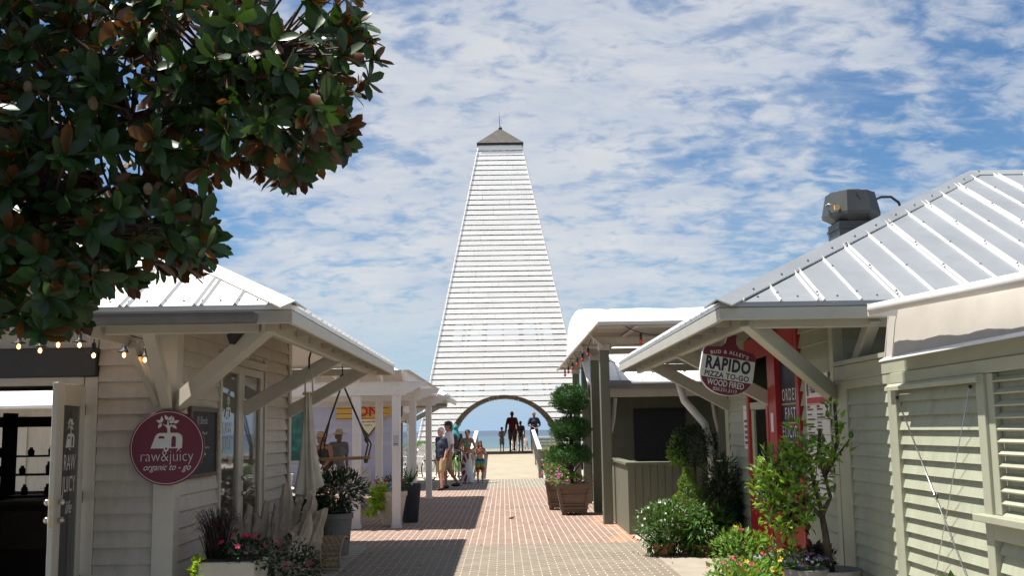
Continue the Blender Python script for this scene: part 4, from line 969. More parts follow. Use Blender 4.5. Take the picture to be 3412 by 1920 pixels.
brace(pc, (RX+.14, RY0_+.0, 2.0), (3.22, 9.22, 2.58), 'eave_grey', .10, .13)
for yb in (12.74, 15.2): brace(pc, (RX+.02, yb, 1.94), (QX+.27, yb, 2.55), 'eave_grey', .10, .16)
box('brace_post', 'red_paint', pc, RX-.06, RX-.001, 12.70, 12.80, 0, 2.0)
# exhaust fan on the roof
ev = T('roof_exhaust', 'grey sheet metal exhaust fan with angular hood on the pizza cottage roof', 'exhaust fan', (4.68, 14.0, 3.9))
cx_, cy_ = 4.66, 14.0
MB().box(cx_-.24, cx_+.24, cy_-.24, cy_+.24, 3.7, 4.30).build('duct', 'vent_metal', ev)
MB().box(cx_-.255, cx_+.255, cy_-.255, cy_+.255, 4.20, 4.235).build('flange', 'vent_metal', ev)
def oct_ring(r, z, cham=.45): 
    q = []
    for sx_, sy_ in ((1, -1), (1, 1), (-1, 1), (-1, -1)):
        a = (sx_*r, sy_*r*cham) ; b = (sx_*r*cham, sy_*r)
        q += ([a, b] if sx_*sy_ > 0 else [b, a])
    return [(cx_+u_, cy_+v_, z) for u_, v_ in q]
m = MB(); prof = [(.20, 4.29), (.34, 4.38), (.345, 4.42), (.29, 4.70), (.20, 4.71), (.16, 4.74)]
for r_, z_ in prof: m.v += oct_ring(r_, z_)
for i in range(len(prof)-1):
    for k in range(8): a = i*8+k; b = i*8+(k+1) % 8; m.f.append((a, b, b+8, a+8))
m.f.append(tuple(range(8))[::-1]); m.f.append(tuple(range(40, 48))); m.build('hood', 'vent_metal', ev)
m = MB()
for k in range(4): m.ell((cx_-.01, cy_-.312-.006*(-k), 4.66-.03*k), (.012, .008, .012), 8, 6)
m.build('vent_holes', 'black', ev)
tube('handle', 'steel', ev, [(cx_-.32, cy_-.10, 4.53), (cx_-.37, cy_-.13, 4.53), (cx_-.37, cy_-.22, 4.525), (cx_-.31, cy_-.24, 4.52)], .008)
box('tag_plate', 'gold_line', ev, cx_-.300, cx_-.24, cy_-.30, cy_-.25, 4.44, 4.50)
tube('conduit', 'black', ev, [(cx_+.30, cy_, 4.62), (cx_+.42, cy_, 4.66), (cx_+.55, cy_, 4.66), (cx_+.64, cy_-.02, 4.58), (cx_+.68, cy_-.03, 4.45)], .018)
MB().lathe([(.07, 0), (.05, .06), (.03, .10)], (cx_+.68, cy_-.03, 4.38), 10).build('boot', 'vent_metal', ev)
# red storefront
rf = T('red_storefront', 'red framed takeaway door and window of the pizza cottage', 'storefront', (RX, 12.7, 0))
A, B = RX-.03, RX+.07
def rb(nm, y0, y1, z0, z1, a=A, b=B, mat='red_paint'): return bevel(box(nm, mat, rf, a, b, y0, y1, z0, z1), .004)
rb('jamb', 13.83, RD1, 0, 2.75); rb('jamb', RD0, RD0+.12, 0, 2.75); rb('mullion', 12.33, 12.68, 0, 2.75, RX-.055); rb('head', RD0+.121, 12.329, 2.50, 2.749, A-.002); rb('head', 12.681, 13.829, 2.50, 2.749, A-.002)
rb('bottom_panel', RD0+.121, 12.329, 0, .98, RX-.005); rb('kick_panel', 12.681, 13.829, .02, .98, RX-.002)
rb('transom_bar', 12.681, 13.829, 1.86, 1.95, RX-.01, B, 'olive_trim')
rb('door_stile', 13.70, 13.829, .985, 1.855, RX+.0, B, 'olive_trim'); rb('door_stile', 12.681, 12.76, .985, 1.855, RX+.0, B, 'olive_trim')
MB().box(RX+.03, RX+.036, 12.76, 13.70, .985, 1.855).build('door_pane', 'pane_dark', rf); MB().box(RX+.03, RX+.036, 12.681, 13.829, 1.955, 2.495).build('transom_pane', 'pane_dark', rf)
MB().box(RX+.01, RX+.016, RD0+.121, 12.329, .985, 2.495).build('window_pane', 'sign_navy', rf)
lx = RX+.008
def wl(s_, z, **k): lettering(rf, s_, (lx, 11.95, z), (0, -1, 0), (0, 0, 1), 'white_paint', .19, spacing=1.35, sx=.85, **k)
wl('ORDER', 1.93); wl('FAST', 1.72); wl('DELICIOUS', 1.52); wl('PIZZA', 1.30); wl('HEARTY', 1.12)
for z in (1.89, 1.68, 1.47, 1.26): MB().box(lx-.003, lx-.001, RD0+.15, 12.30, z-.008, z+.008).build('gold_rule', 'gold_line', rf)
nb2 = box('small_notice', 'white_paint', rf, RX-.062, RX-.0555, 12.45, 12.56, 1.58, 1.80)
hp = T('hours_panel', 'narrow white notice panel left of the red door', 'sign', (RX, 14.1, 1.6))
box('plate', 'white_paint', hp, RX-.012, RX+.01, 14.0, 14.22, 1.36, 1.92)
m = MB()
for i in range(5): m.box(RX-.0145, RX-.0125, 14.03, 14.17, 1.42+i*.07, 1.455+i*.07)
m.build('print_lines', 'print_grey', hp)
# menu board
mb_ = T('menu_board', 'white pizza menu poster right of the red window', 'menu', (RX-.02, 10.85, 1.6))
mx_ = RX-.012
box('poster', 'white_paint', mb_, mx_, RX+.0, 10.46, 11.24, .95, 2.17)
lettering(mb_, 'PIZZA TO-GO', (mx_-.001, 10.80, 1.98), (0, -1, 0), (0, 0, 1), 'sign_navy', .17, sx=.52, bold=.004)
box('red_bar', 'print_red', mb_, mx_-.002, mx_-.0005, 10.50, 11.20, 1.87, 1.93)
flat(mb_, [(-.035, 0), (.035, 0), (.04, .12), (.015, .15), (.008, .26), (-.008, .26), (-.015, .15), (-.04, .12)], (mx_-.001, 11.16, 1.95), (0, -1, 0), (0, 0, 1), 'sign_maroon', 'peel_mark', .001)
m = MB(); q = random.Random(5)
for col in (11.20, 10.86):
    z = 1.80
    while z > 1.0:
        L_ = q.uniform(.10, .27); m.box(mx_-.002, mx_-.0008, col-L_, col, z, z+.018); z -= q.choice((.032, .036, .05))
m.build('menu_print', 'print_grey', mb_)
m = MB()
for col in (11.20, 10.86): m.box(mx_-.0026, mx_-.0008, col-.10, col, 1.825, 1.85)
m.build('menu_heading', 'print_red', mb_)
# hanging pizza peel sign
pe = T('peel_sign', 'maroon and white pizza peel shaped Rapido sign hanging under the eave', 'sign', (2.17, 10.2, 2.3))
th_ = R(-10); px_ = Vector((math.cos(th_), .10, math.sin(th_))).normalized(); n_ = Vector((0.1, -1, 0)).normalized(); pu_ = n_.cross(px_)*-1
pu_ = Vector((-math.sin(th_), 0, math.cos(th_))); pu_ = (pu_-px_*pu_.dot(px_)).normalized()
po = Vector((2.14, 10.2, 2.225)); hw = .258
out = [(-.05, .30), (-.045, .26), (-.055, .21), (-.09, .175), (-.16, .16), (-.225, .155), (-.25, .135), (-.258, .10), (-.262, -.08)]
low = [(.262*math.cos(a), -.08+.205*math.sin(a)) for a in [math.pi+math.pi*i/16 for i in range(1, 16)]]
poly = out+low+[(-a, b) for a, b in out[::-1]]
def pf(pl, mat, nm, t_, l_): return flat(pe, pl, po, px_, pu_, mat, nm, t_, l_)
pf(poly, 'sign_white', 'board', .045, -.045)
top = out[:8]+[(-.26, .075), (.26, .075)]+[(-a, b) for a, b in out[:8][::-1]]
pf(top, 'sign_maroon', 'upper_panel', .002, .0)
def cl(y): return .258*math.sqrt(max(0, 1-((y+.08)/.2)**2))
lw = [(-cl(-.135), -.135)]+[(.258*math.cos(a), -.08+.2*math.sin(a)) for a in [math.pi+math.asin(.055/.2)+(math.pi-2*math.asin(.055/.2))*i/14 for i in range(15)]]+[(cl(-.135), -.135)]
pf(lw, 'sign_maroon', 'lower_panel', .002, .0)
def arc(rad): return lambda a, b: ((rad+b)*math.sin(a/rad), (rad+b)*math.cos(a/rad)-rad)
lettering(pe, "BUD & ALLEY'S", po+pu_*.112, px_, pu_, 'sign_white', .046, warp=arc(.62), lift=.004, spacing=1.25, bold=.001)
lettering(pe, 'RAPIDO', po+pu_*-.048, px_, pu_, 'sign_navy', .162, lift=.003, sx=.70, bold=.007, spacing=1.12)
lettering(pe, 'PIZZA TO-GO', po+pu_*-.123, px_, pu_, 'sign_navy', .070, lift=.003, sx=.95, bold=.002, spacing=1.06)
lettering(pe, 'WOOD FIRED', po+pu_*-.202, px_, pu_, 'sign_white', .080, lift=.004, sx=.72, bold=.001)
lettering(pe, '850.231.3113', po+pu_*-.250, px_, pu_, 'sign_white', .046, lift=.004, sx=.95)
tube('hanger', 'dark_metal', pe, [po+pu_*.28, po+pu_*.34+Vector((0, 0, .02))], .006)
# ---------------------------------------------------------------- low annex running towards the camera
an = T('kitchen_annex', 'olive kitchen annex with hatch and louvred window on the far right', 'building', (4.5, 8, 0))
AW = MB().box(RX+.035, RX+.13, 5.0, RY0_-.03, 0, 2.2).build('wall', 'olive_paint', an)
box('top_cap', 'olive_trim', an, RX-.03, RX+.2, 5.0, RY0_-.021, 2.201, 2.24); MB().box(RX+.131, 8, 5.0, RY0_+.02, 2.10, 2.199).build('flat_roof', 'concrete', an)
bevel(box('frieze_board', 'olive_trim', an, RX-.008, RX+.034, 5.0, RY0_-.025, 2.06, 2.199)); 
def flatb(nm, y0, y1, z0, z1, a=RX-.004, b=RX+.034, mat='olive_trim'): return bevel(box(nm, mat, an, a, b, y0, y1, z0, z1), .004)
flatb('panel_board', 9.93, RY0_-.026, 0, 2.058); flatb('panel_board', 8.72, 8.87, 0, 2.058); flatb('panel_board', 8.871, 9.929, 1.98, 2.058)
siding(AW, (RX+.034, 8.871), (RX+.034, 9.929), .02, 1.98, 'olive_paint', .113, 'louvre_board', thick=.03)
# hatch: frame, drip cap, boards, cables
flatb('hatch_frame', 8.62, 8.719, 0, 1.97, RX-.03); flatb('hatch_head', 5.0, 8.719, 1.972, 2.057, RX-.03)
MB().prism([(RX-.03, 7.03, 1.97), (RX-.075, 7.03, 1.945), (RX-.075, 7.03, 1.915), (RX-.03, 7.03, 1.915)], (0, 1.70, 0)).build('drip_cap', 'olive_trim', an)
siding(AW, (RX+.034, 7.13), (RX+.034, 8.619), .02, 1.96, 'olive_paint', .113, 'hatch_board', thick=.045)
flatb('window_casing', 7.02, 7.129, .0, 1.97, RX-.035)
flatb('window_reveal', 6.93, 7.019, 1.06, 1.97, RX-.012); flatb('window_sill', 5.2, 7.17, 1.012, 1.058, RX-.10); flatb('sill_apron', 5.2, 7.10, .90, 1.011, RX-.03); 
siding(AW, (RX+.034, 5.0), (RX+.034, 7.01), .02, .895, 'olive_paint', .113, 'siding_board', thick=.045)
k = 0; z = 1.07; lv = MB().box(0, 1.72, -.028, .028, -.006, .006).mesh('window_louvre'); lv.materials.append(MATS['olive_trim'])
while z < 1.94:
    o = link('window_louvre', lv, an); o.location = Vector((RX+.012, 5.2, z))-LOC[an]; o.rotation_euler = (0, 0, R(90)); o.rotation_euler = Euler((R(-35), 0, R(90)), 'XYZ'); z += .078
for (y0, z0, y1, z1) in ((8.58, 1.86, 7.20, .35), (7.22, 1.89, 8.12, .30)):
    tube('cable', 'steel', an, [(RX-.035, y0, z0), (RX-.055, y1, z1)], .0035, 6)
    MB().ell((RX-.03, y0, z0), (.014, .014, .014), 8, 6).build('eye_bolt', 'dark_metal', an, smooth=True)
m = MB().tube([(RX-.055, 7.86+.022*math.cos(a), 1.13+.022*math.sin(a)) for a in [2*math.pi*i/12 for i in range(13)]], .004, 6); m.build('cable_ring', 'dark_metal', an)
# roller awning
aw = T('roller_awning', 'cream roller awning with metal tube over the annex wall', 'awning', (3.0, 7.2, 2.3))
tube('roller_tube', 'awning_metal', aw, [(2.86, 8.22, 2.535), (2.86, 5.2, 2.40)], .042, 14)
m = MB(); yy = [8.40-3.3*i/22 for i in range(23)]
for i, y in enumerate(yy):
    for j, (dx, z) in enumerate(((.06, 2.545-.0), (.03, 2.42), (.0, 2.17))):
        m.v.append((3.0+dx+.006*math.sin(i*1.3+j), y, z-(.045*(8.4-y) if j == 0 else 0)))
for i in range(22):
    for j in range(2): a = i*3+j; m.f.append((a, a+1, a+4, a+3))
m.build('valance', 'canvas_beige', aw, smooth=True)
MB().prism([(3.0, 8.42, 2.17), (2.955, 8.42, 2.145), (2.955, 8.42, 2.135), (3.01, 8.42, 2.155)], (0, -3.4, 0)).build('hem_bar', 'awning_metal', aw)
MB().prism([(3.06, 8.41, 2.56), (3.0, 8.41, 2.16), (3.02, 8.41, 2.16), (3.16, 8.41, 2.56)], (0, .02, 0)).build('side_flap', 'canvas_beige', aw)
box('bracket', 'awning_metal', aw, 2.83, 3.16, 8.225, 8.245, 2.48, 2.58)
# ---------------------------------------------------------------- porch, canvas canopy, bar and restaurant on the right
po_ = T('dining_porch', 'taupe timber porch frame with tall posts beside the wooden planter', 'porch', (2.6, 23, 0))
PP = [(1.80, 19.1), (1.86, 21.85), (1.85, 24.3), (1.84, 27.2)]
for i, (x, y) in enumerate(PP):
    bevel(box('post', 'taupe_paint', po_, x-.085, x+.085, y-.085, y+.085, 0, 3.03), .01)
    bevel(box('post_cap', 'cream_trim', po_, x-.10, x+.10, y-.10, y+.10, 3.031, 3.15), .006)
    MB().tube([(x-.02, y-.1, 3.10), (x-.22, y-.25, 3.26), (x-.30, y-.5, 3.32)], .025, 6).build('knee', 'cream_trim', po_)
for y in (19.1, 21.85, 24.3, 27.2):
    box('cross_beam', 'cream_trim', po_, 1.62, 6.5 if y < 22 else 2.05, y-.05, y+.05, 3.152, 3.27)
box('long_beam', 'cream_trim', po_, 6.2, 6.35, 17.5, 22.2, 3.02, 3.15); 
for y in (18, 21.9): box('back_post', 'taupe_paint', po_, 6.2, 6.35, y, y+.15, 0, 3.019)
cp = T('canvas_canopy', 'white canvas canopy with raised barrel top over the dining porch', 'canopy', (3.5, 23, 3.2))
CX0, CX1 = 1.53, 7.2
prof = [(17.2, 3.36), (18.6, 3.62), (20.4, 3.92), (21.4, 4.03), (22.2, 4.08), (23.6, 4.09), (24.4, 4.04), (25.0, 3.92), (25.5, 3.70), (25.7, 3.40)]
prof2 = [(17.2, 3.36), (18.6, 3.62), (20.4, 3.92), (21.4, 4.03), (21.9, 3.98), (22.12, 3.75), (22.2, 3.40)]
for pf_, xa, xb in ((prof, CX0, 2.05), (prof2, 2.052, CX1)):
    m = MB(); nx_ = 3 if xb < 3 else 9
    for i, (y, z) in enumerate(pf_):
        for k in range(nx_):
            x = xa+(xb-xa)*k/(nx_-1); m.v.append((x, y, z+.012*math.sin(k*2.4)*(1 if 0 < i < len(pf_)-1 else 0)))
    for i in range(len(pf_)-1):
        for k in range(nx_-1): a = i*nx_+k; m.f.append((a, a+1, a+1+nx_, a+nx_))
    m.build('canvas_top', 'canvas_white', cp, smooth=True)
m = MB(); m.add([(CX0-.002, y, z) for y, z in prof]+[(CX0-.002, 25.7, 3.36), (CX0-.002, 17.2, 3.345)], [tuple(range(len(prof)+2))]); m.build('canvas_end', 'canvas_white', cp)
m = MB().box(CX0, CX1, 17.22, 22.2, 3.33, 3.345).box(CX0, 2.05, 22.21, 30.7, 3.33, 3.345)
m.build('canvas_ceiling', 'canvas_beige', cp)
box('canopy_edge', 'cream_trim', cp, CX0-.02, CX0+.03, 17.2, 30.7, 3.31, 3.329); box('canopy_edge', 'cream_trim', cp, CX0, CX1, 17.16, 17.20, 3.305, 3.36)
for i in range(7): box('purlin', 'cream_trim', cp, CX0+.04, CX1 if i < 3 else 2.04, 17.5+i*2.0, 17.56+i*2.0, 3.285, 3.329)
for i in range(4): box('rafter', 'cream_trim', cp, CX0+.6+i*1.5, CX0+.66+i*1.5, 17.2, 22.1, 3.26, 3.284)
# red and clear festoon bulbs
def festoon(name, label, pts, bulbs, sag=.10, bm_='bulb_red'):
    t = T(name, label, 'string lights', pts[0]); path = []
    for i in range(len(pts)-1):
        a, b = Vector(pts[i]), Vector(pts[i+1])
        for k in range(8): f = k/8; path.append(a.lerp(b, f)-Vector((0, 0, sag*4*f*(1-f))))
    path.append(Vector(pts[-1])); tube('cable', 'black', t, path, .008, 6)
    for i in range(bulbs):
        p = path[int((i+.5)/bulbs*(len(path)-1))]
        MB().lathe([(.008, 0), (.022, -.02), (.022, -.10), (.0, -.10)], p, 8).build('socket', 'black', t, smooth=True)
        MB().ell(p+Vector((0, 0, -.14)), (.032, .032, .045), 10, 8).build('bulb', bm_, t, smooth=True)
festoon('festoon_lights', 'red festoon bulbs along the front edge of the canvas canopy', [(2.0, 17.4, 3.30), (3.0, 17.4, 3.28), (4.2, 17.4, 3.26)], 4, .14)
festoon('festoon_lights', 'red festoon bulbs along the street edge of the canvas canopy', [(1.62, 19.6, 3.28), (1.62, 22.5, 3.27), (1.60, 25.5, 3.27), (1.6, 28.5, 3.27)], 6, .12)
festoon('festoon_lights', 'clear bulbs strung in front of the restaurant roof', [(1.95, 21.5, 3.10), (2.7, 21.5, 2.98), (3.3, 21.5, 3.06), (4.2, 21.5, 2.96), (5.0, 21.5, 3.05)], 9, .10, 'bulb_glass')
# bar counter of vertical boards
bc = T('bar_counter', 'L shaped bar counter clad in vertical taupe boards', 'counter', (2.7, 17.6, 0))
BX, BY, BH = 1.94, 17.10, 1.12
box('core', 'taupe_paint', bc, BX+.02, 4.6, BY+.02, BY+.5, 0, BH-.05); box('core', 'taupe_paint', bc, BX+.02, BX+.4, BY+.5, 19.6, 0, BH-.05)
x = BX+.0; k = 0; q = random.Random(2); w_ = .118
bd = MB().box(0, w_-.008, -.022, 0, 0, BH-.05).mesh('clad_board'); bd.materials.append(MATS['taupe_paint'])
while x < 4.5:
    o = link('clad_board', bd, bc); o.location = Vector((x, BY+.02+q.uniform(-.002, .002), 0))-LOC[bc]; x += w_
y = 19.6
while y > BY+.13:
    o = link('clad_board', bd, bc); o.location = Vector((BX+.02, y, 0))-LOC[bc]; o.rotation_euler = (0, 0, R(-90)); y -= w_
for a in ((BX-.04, 4.62, BY-.03, BY+.16), (BX-.04, BX+.14, BY+.16, 19.62)):
    bevel(box('counter_top', 'taupe_paint', bc, a[0], a[1], a[2], a[3], BH-.048, BH), .006)
# restaurant behind
rs = T('restaurant', 'taupe restaurant front with white metal roof and dark open porch behind the bar', 'building', (4, 24, 0))
m = MB(); roof_plane(m, [(1.75, 22.4, 2.64), (9, 22.4, 2.64), (9, 27, 4.35), (1.75, 27, 4.35)]); rr2 = m.build('roof', 'roof_white', rs)
x = 2.0
while x < 8.5:
    m = MB(); rib(m, (x, 22.4, 2.64), (x, 27, 4.35), Vector((0, -.37, 1))); m.build('roof_rib', 'roof_rib', rr2); x += .45
tube('gutter', 'galv_gutter', rs, [(1.75, 22.33, 2.56), (9, 22.33, 2.56)], .085, 10)
bevel(box('eave_beam', 'cream_trim', rs, 1.9, 9, 22.45, 22.6, 2.30, 2.50))
tube('flue', 'galv_gutter', rs, [(3.4, 22.9, 2.7), (3.4, 22.9, 3.3)], .025)
bw = MB().box(1.9, 9, 25.0, 25.1, 0, 3.4).build('back_wall', 'taupe_paint', rs)
siding(bw, (9, 24.995), (1.9, 24.995), .02, 2.9, 'taupe_paint', .17)
box('porch_ceiling', 'interior_dark', rs, 1.9, 9, 22.61, 25, 2.52, 2.56)
for x in (2.15, 4.55, 6.4): bevel(box('post', 'taupe_paint', rs, x-.09, x+.09, 22.44, 22.62, 0, 2.299), .008)
for s_, x in ((1, 2.24), (-1, 4.46)): MB().tube([(x-s_*.02, 22.53, 1.55), (x+s_*.05, 22.53, 1.85), (x+s_*.10, 22.53, 2.28)], .045, 6).build('knee_brace', 'cream_trim', rs)
MB().box(3.0, 4.2, 24.93, 24.96, .1, 2.1).build('serving_opening', 'black', rs)
ww = MB().box(2.1, 6.4, 22.50, 22.56, 0, .95).build('parapet_wall', 'taupe_paint', rs)
for i in range(6): box('parapet_board', 'taupe_paint', ww, 2.1, 6.4, 22.47, 22.499, .02+.155*i, .165+.155*i)
# white bent downpipe at the pizza cottage end
dp = tube('downpipe', 'gutter_white', pc, [(2.62, 16.2, 2.42), (2.70, 16.1, 2.05), (2.95, 15.9, 1.70), (3.02, 15.85, 1.4), (3.02, 15.85, .02)], .055, 10)
# side trellis wall closing the gap between cottage and bar
gw = T('porch_partition', 'dark timber partition between pizza cottage and bar', 'partition', (3.6, 16.9, 0))
box('panel', 'taupe_paint', gw, 3.45, 4.6, 16.3, 16.36, 0, 2.5)
# ---------------------------------------------------------------- potted plants and greenery
def stuff(o): o['kind'] = 'stuff'; return o
def pot(t, c, r0, r1, h, mat, rim=.02, z=0., square=False):
    c = Vector((c[0], c[1], z))
    MB().lathe([(r0*.9, 0), (r0, .015), (r1*.97, h*.86), (r1+rim, h*.87), (r1+rim, h), (r1-.02, h), (r1-.035, h-.05), (0, h-.05)], c, 28).build('pot', mat, t, smooth=False)
    MB().lathe([(r1-.03, 0), (0, .012)], c+Vector((0, 0, h-.055)), 16).build('soil', 'soil', t)
rg = random.Random(21)
# right: square timber planter with tiered juniper
tp = T('topiary_planter', 'tapered wooden planter with three tiered juniper topiary and pink petunias', 'planter', (1.34, 21.4, 0))
def tapered(t, cx, cy, b, a, h, mat):
    m = MB(); q = []
    for s_, z in ((b, 0.04), (a, h)): q += [(cx-s_, cy-s_, z), (cx+s_, cy-s_, z), (cx+s_, cy+s_, z), (cx-s_, cy+s_, z)]
    m.add(q, [(3,2,1,0),(0,1,5,4),(1,2,6,5),(2,3,7,6),(3,0,4,7),(4,5,6,7)]); o = m.build('box', mat, t)
    for k in range(3):                                  # horizontal boards on each side
        for sx_, sy_ in ((0, -1), (1, 0), (-1, 0)):
            z0, z1 = .05+k*(h-.06)/3, .045+(k+1)*(h-.06)/3-.012
            f0, f1 = b+(a-b)*(z0-.04)/(h-.04), b+(a-b)*(z1-.04)/(h-.04)
            e = .014; mm = MB()
            def P_(s, z, f, o_): return (cx+(s*f if sy_ else sx_*(f+o_)), cy+(sy_*(f+o_) if sy_ else s*f), z)
            mm.add([P_(-1, z0, f0, e), P_(1, z0, f0, e), P_(1, z1, f1, e), P_(-1, z1, f1, e), P_(-1, z0, f0, 0), P_(1, z0, f0, 0), P_(1, z1, f1, 0), P_(-1, z1, f1, 0)],
                   [(0,1,2,3),(7,6,5,4),(0,4,5,1),(1,5,6,2),(2,6,7,3),(3,7,4,0)]).build('side_board', mat, t)
    for sx_ in (-1, 1):
        bar('corner_batten', mat, t, (cx+sx_*b*.93, cy-b-.022, .02), (cx+sx_*a*.95, cy-a-.024, h-.10), .06, .024, (0, 1, 0))
    for z, f in ((h+.0, a+.03), (h*.30, b+(a-b)*.3+.025)): 
        bar('rail', mat, t, (cx-f, cy-f-.005, z-.045), (cx+f, cy-f-.005, z-.045), .03, .09 if z == h else .03)
    for sx_ in (-1, 1): box('foot', 'terracotta', t, cx+sx_*b*.8-.05, cx+sx_*b*.8+.05, cy-b+.0, cy-b+.09, 0, .039)
tapered(tp, 1.34, 21.4, .225, .315, .60, 'planter_wood')
tube('trunk', 'bark', tp, [(1.34, 21.4, .5), (1.30, 21.4, 1.0), (1.34, 21.42, 1.5), (1.33, 21.4, 2.2)], [.05, .045, .035, .02])
for k in range(6):
    a = k*1.05; tube('branch', 'bark', tp, [(1.31, 21.4, .75+.03*k), (1.31+.18*math.cos(a), 21.4+.18*math.sin(a), .95), (1.31+.30*math.cos(a), 21.4+.30*math.sin(a), 1.12)], [.018, .012, .006], 6)
for (c, r, n) in (((1.32, 21.4, 2.23), (.355, .34, .29), 5600), ((1.32, 21.4, 1.645), (.39, .36, .23), 5600), ((1.27, 21.4, 1.12), (.44, .40, .24), 6000)):
    m = MB()
    for i in range(n):
        q = rnd_dir(rg); bump = 1+.10*math.sin(q.x*7+c[2])*math.sin(q.y*6)+.07*math.sin(q.z*11+q.x*9)
        if c[2] < 1.3 and q.z < -.55: continue
        rad = rg.uniform(.74, 1.02)*bump
        p = Vector(c)+Vector((q.x*r[0], q.y*r[1], q.z*r[2]))*rad
        m.leaf(p, q+rnd_dir(rg)*.5+Vector((0, 0, .45)), rnd_dir(rg), rg.uniform(.035, .075), .013, .2)
    m.ell(c, (r[0]*.74, r[1]*.74, r[2]*.72), 16, 10); stuff(m.build('juniper_tier', 'juniper', tp))
m = cloud(rg, 500, (1.22, 21.2, .66), (.34, .22, .13), .06, .035, .3); stuff(m.build('petunia_leaves', 'leaf_light', tp))
stuff(blooms(rg, 30, (1.22, 21.15, .66), (.36, .25, .16), .055).build('petunias', 'petal_magenta', tp)); stuff(blooms(rg, 10, (1.72, 21.3, .55), (.12, .2, .25), .05).build('petunias', 'petal_magenta', tp))
t2 = T('wooden_planter', 'second tapered wooden planter half hidden behind the topiary planter', 'planter', (1.12, 22.6, 0))
tapered(t2, 1.13, 22.75, .20, .27, .60, 'planter_wood'); m = cloud(rg, 350, (1.12, 22.75, .70), (.28, .25, .16), .07, .04, .3); stuff(m.build('leaves', 'leaf_mid', t2)); stuff(blooms(rg, 16, (1.05, 22.7, .68), (.3, .25, .18), .05).build('blooms', 'petal_magenta', t2))
# right: shrubs between pizza cottage and bar
def shrub(name, label, c, r, n, L, W, mat, potr=None, extra=None, z0=.02, upb=.3, droop=0., group='potted shrubs by the pizza cottage'):
    t = T(name, label, 'shrub', (c[0], c[1], 0), group)
    pr = potr or .16; pot(t, c, pr*.75, pr, max(.12, c[2]-r[2]*.6), 'terracotta')
    for k in range(5): tube('stem', 'bark', t, [(c[0], c[1], .1), (c[0]+r[0]*.4*math.cos(k*1.3), c[1]+r[1]*.4*math.sin(k*1.3), c[2]+r[2]*.2)], [.012, .005], 5)
    m = cloud(rg, n, c, r, L, W, .35, 1., droop, upb=upb); m = cloud(rg, n//3, (c[0], c[1], c[2]-.1), (r[0]*.8, r[1]*.8, r[2]*.8), L, W, .1, 1., droop, mb=m)
    stuff(m.build('foliage', mat, t))
    if extra: stuff(blooms(rg, extra[0], c, r, extra[1]).build('blooms', extra[2], t))
    return t
shrub('flowering_shrub', 'low light green shrub with small white flowers beside the bar', (2.06, 14.3, .36), (.36, .33, .33), 1500, .075, .028, 'leaf_mid', extra=(36, .035, 'petal_white'))
shrub('leafy_shrub', 'low grey green shrub with long drooping leaves beside the white flowering shrub', (2.60, 14.15, .34), (.36, .30, .32), 900, .13, .032, 'leaf_mid', upb=.1, droop=.45)
shrub('tall_shrub', 'tall dark feathery shrub against the pizza cottage wall', (2.93, 14.7, .66), (.26, .34, .60), 2600, .14, .018, 'leaf_dark', upb=.2, droop=.5)
sp_ = T('spiral_topiary', 'small cone shaped boxwood in a terracotta pot behind the shrubs', 'topiary', (2.46, 14.62, 0), 'potted shrubs by the pizza cottage'); pot(sp_, (2.46, 14.62), .12, .17, .5, 'terracotta')
m = MB()
for i in range(1900):
    f = rg.random()**1.3; a = rg.uniform(0, 6.28); rr = (.19*(1-f)+.03)*(1+.25*math.sin(a+f*16)); p = Vector((2.46+rr*math.cos(a), 14.62+rr*math.sin(a), .52+.58*f))
    m.leaf(p, Vector((math.cos(a), math.sin(a), .5))+rnd_dir(rg)*.7, rnd_dir(rg), .035, .02)
stuff(m.build('foliage', 'leaf_light', sp_))
bt = T('ball_topiary', 'dark clipped ball topiary on a stem in front of the bar', 'topiary', (2.80, 16.0, 0), 'potted shrubs by the pizza cottage'); pot(bt, (2.80, 16.0), .14, .2, .35, 'terracotta'); tube('stem', 'bark', bt, [(2.8, 16, .3), (2.8, 16, 1.3)], .025)
m = cloud(rg, 2600, (2.80, 16.0, 1.38), (.34, .32, .30), .05, .028, .65); stuff(m.build('foliage', 'leaf_dark', bt)); stuff(cloud(rg, 420, (2.52, 15.85, 1.30), (.13, .14, .22), .055, .03, .4).build('new_growth', 'leaf_light', bt))
# citrus in a terracotta bowl
ci = T('citrus_tree', 'small potted citrus tree with green fruit in front of the louvred wall', 'citrus tree', (2.84, 9.6, 0))
pot(ci, (2.84, 9.62), .20, .26, .40, 'pot_grey', .01)
limbs = [[(2.84, 9.6, .36), (2.80, 9.58, .72), (2.78, 9.58, .86)], [(2.78, 9.58, .84), (2.66, 9.56, .98), (2.52, 9.55, 1.10), (2.40, 9.52, 1.30)], [(2.78, 9.58, .86), (2.86, 9.57, 1.02), (2.82, 9.55, 1.20), (2.92, 9.55, 1.36), (3.04, 9.52, 1.52)],
         [(2.79, 9.58, .85), (2.74, 9.6, 1.10), (2.70, 9.62, 1.35)], [(2.66, 9.56, .98), (2.50, 9.50, .95), (2.36, 9.48, .92)], [(2.52, 9.55, 1.10), (2.40, 9.6, 1.15), (2.28, 9.6, 1.32)], [(2.82, 9.55, 1.20), (2.76, 9.5, 1.42), (2.78, 9.5, 1.62)], [(2.84, 9.55, 1.25), (2.96, 9.6, 1.5), (2.95, 9.6, 1.84)]]
for i, q in enumerate(limbs): tube('trunk' if i == 0 else 'branch', 'bark', ci, q, [.038, .03, .026][:len(q)] if i == 0 else [.022-.004*k for k in range(len(q))], 8)
m = MB(); tw = MB(); dk = MB()
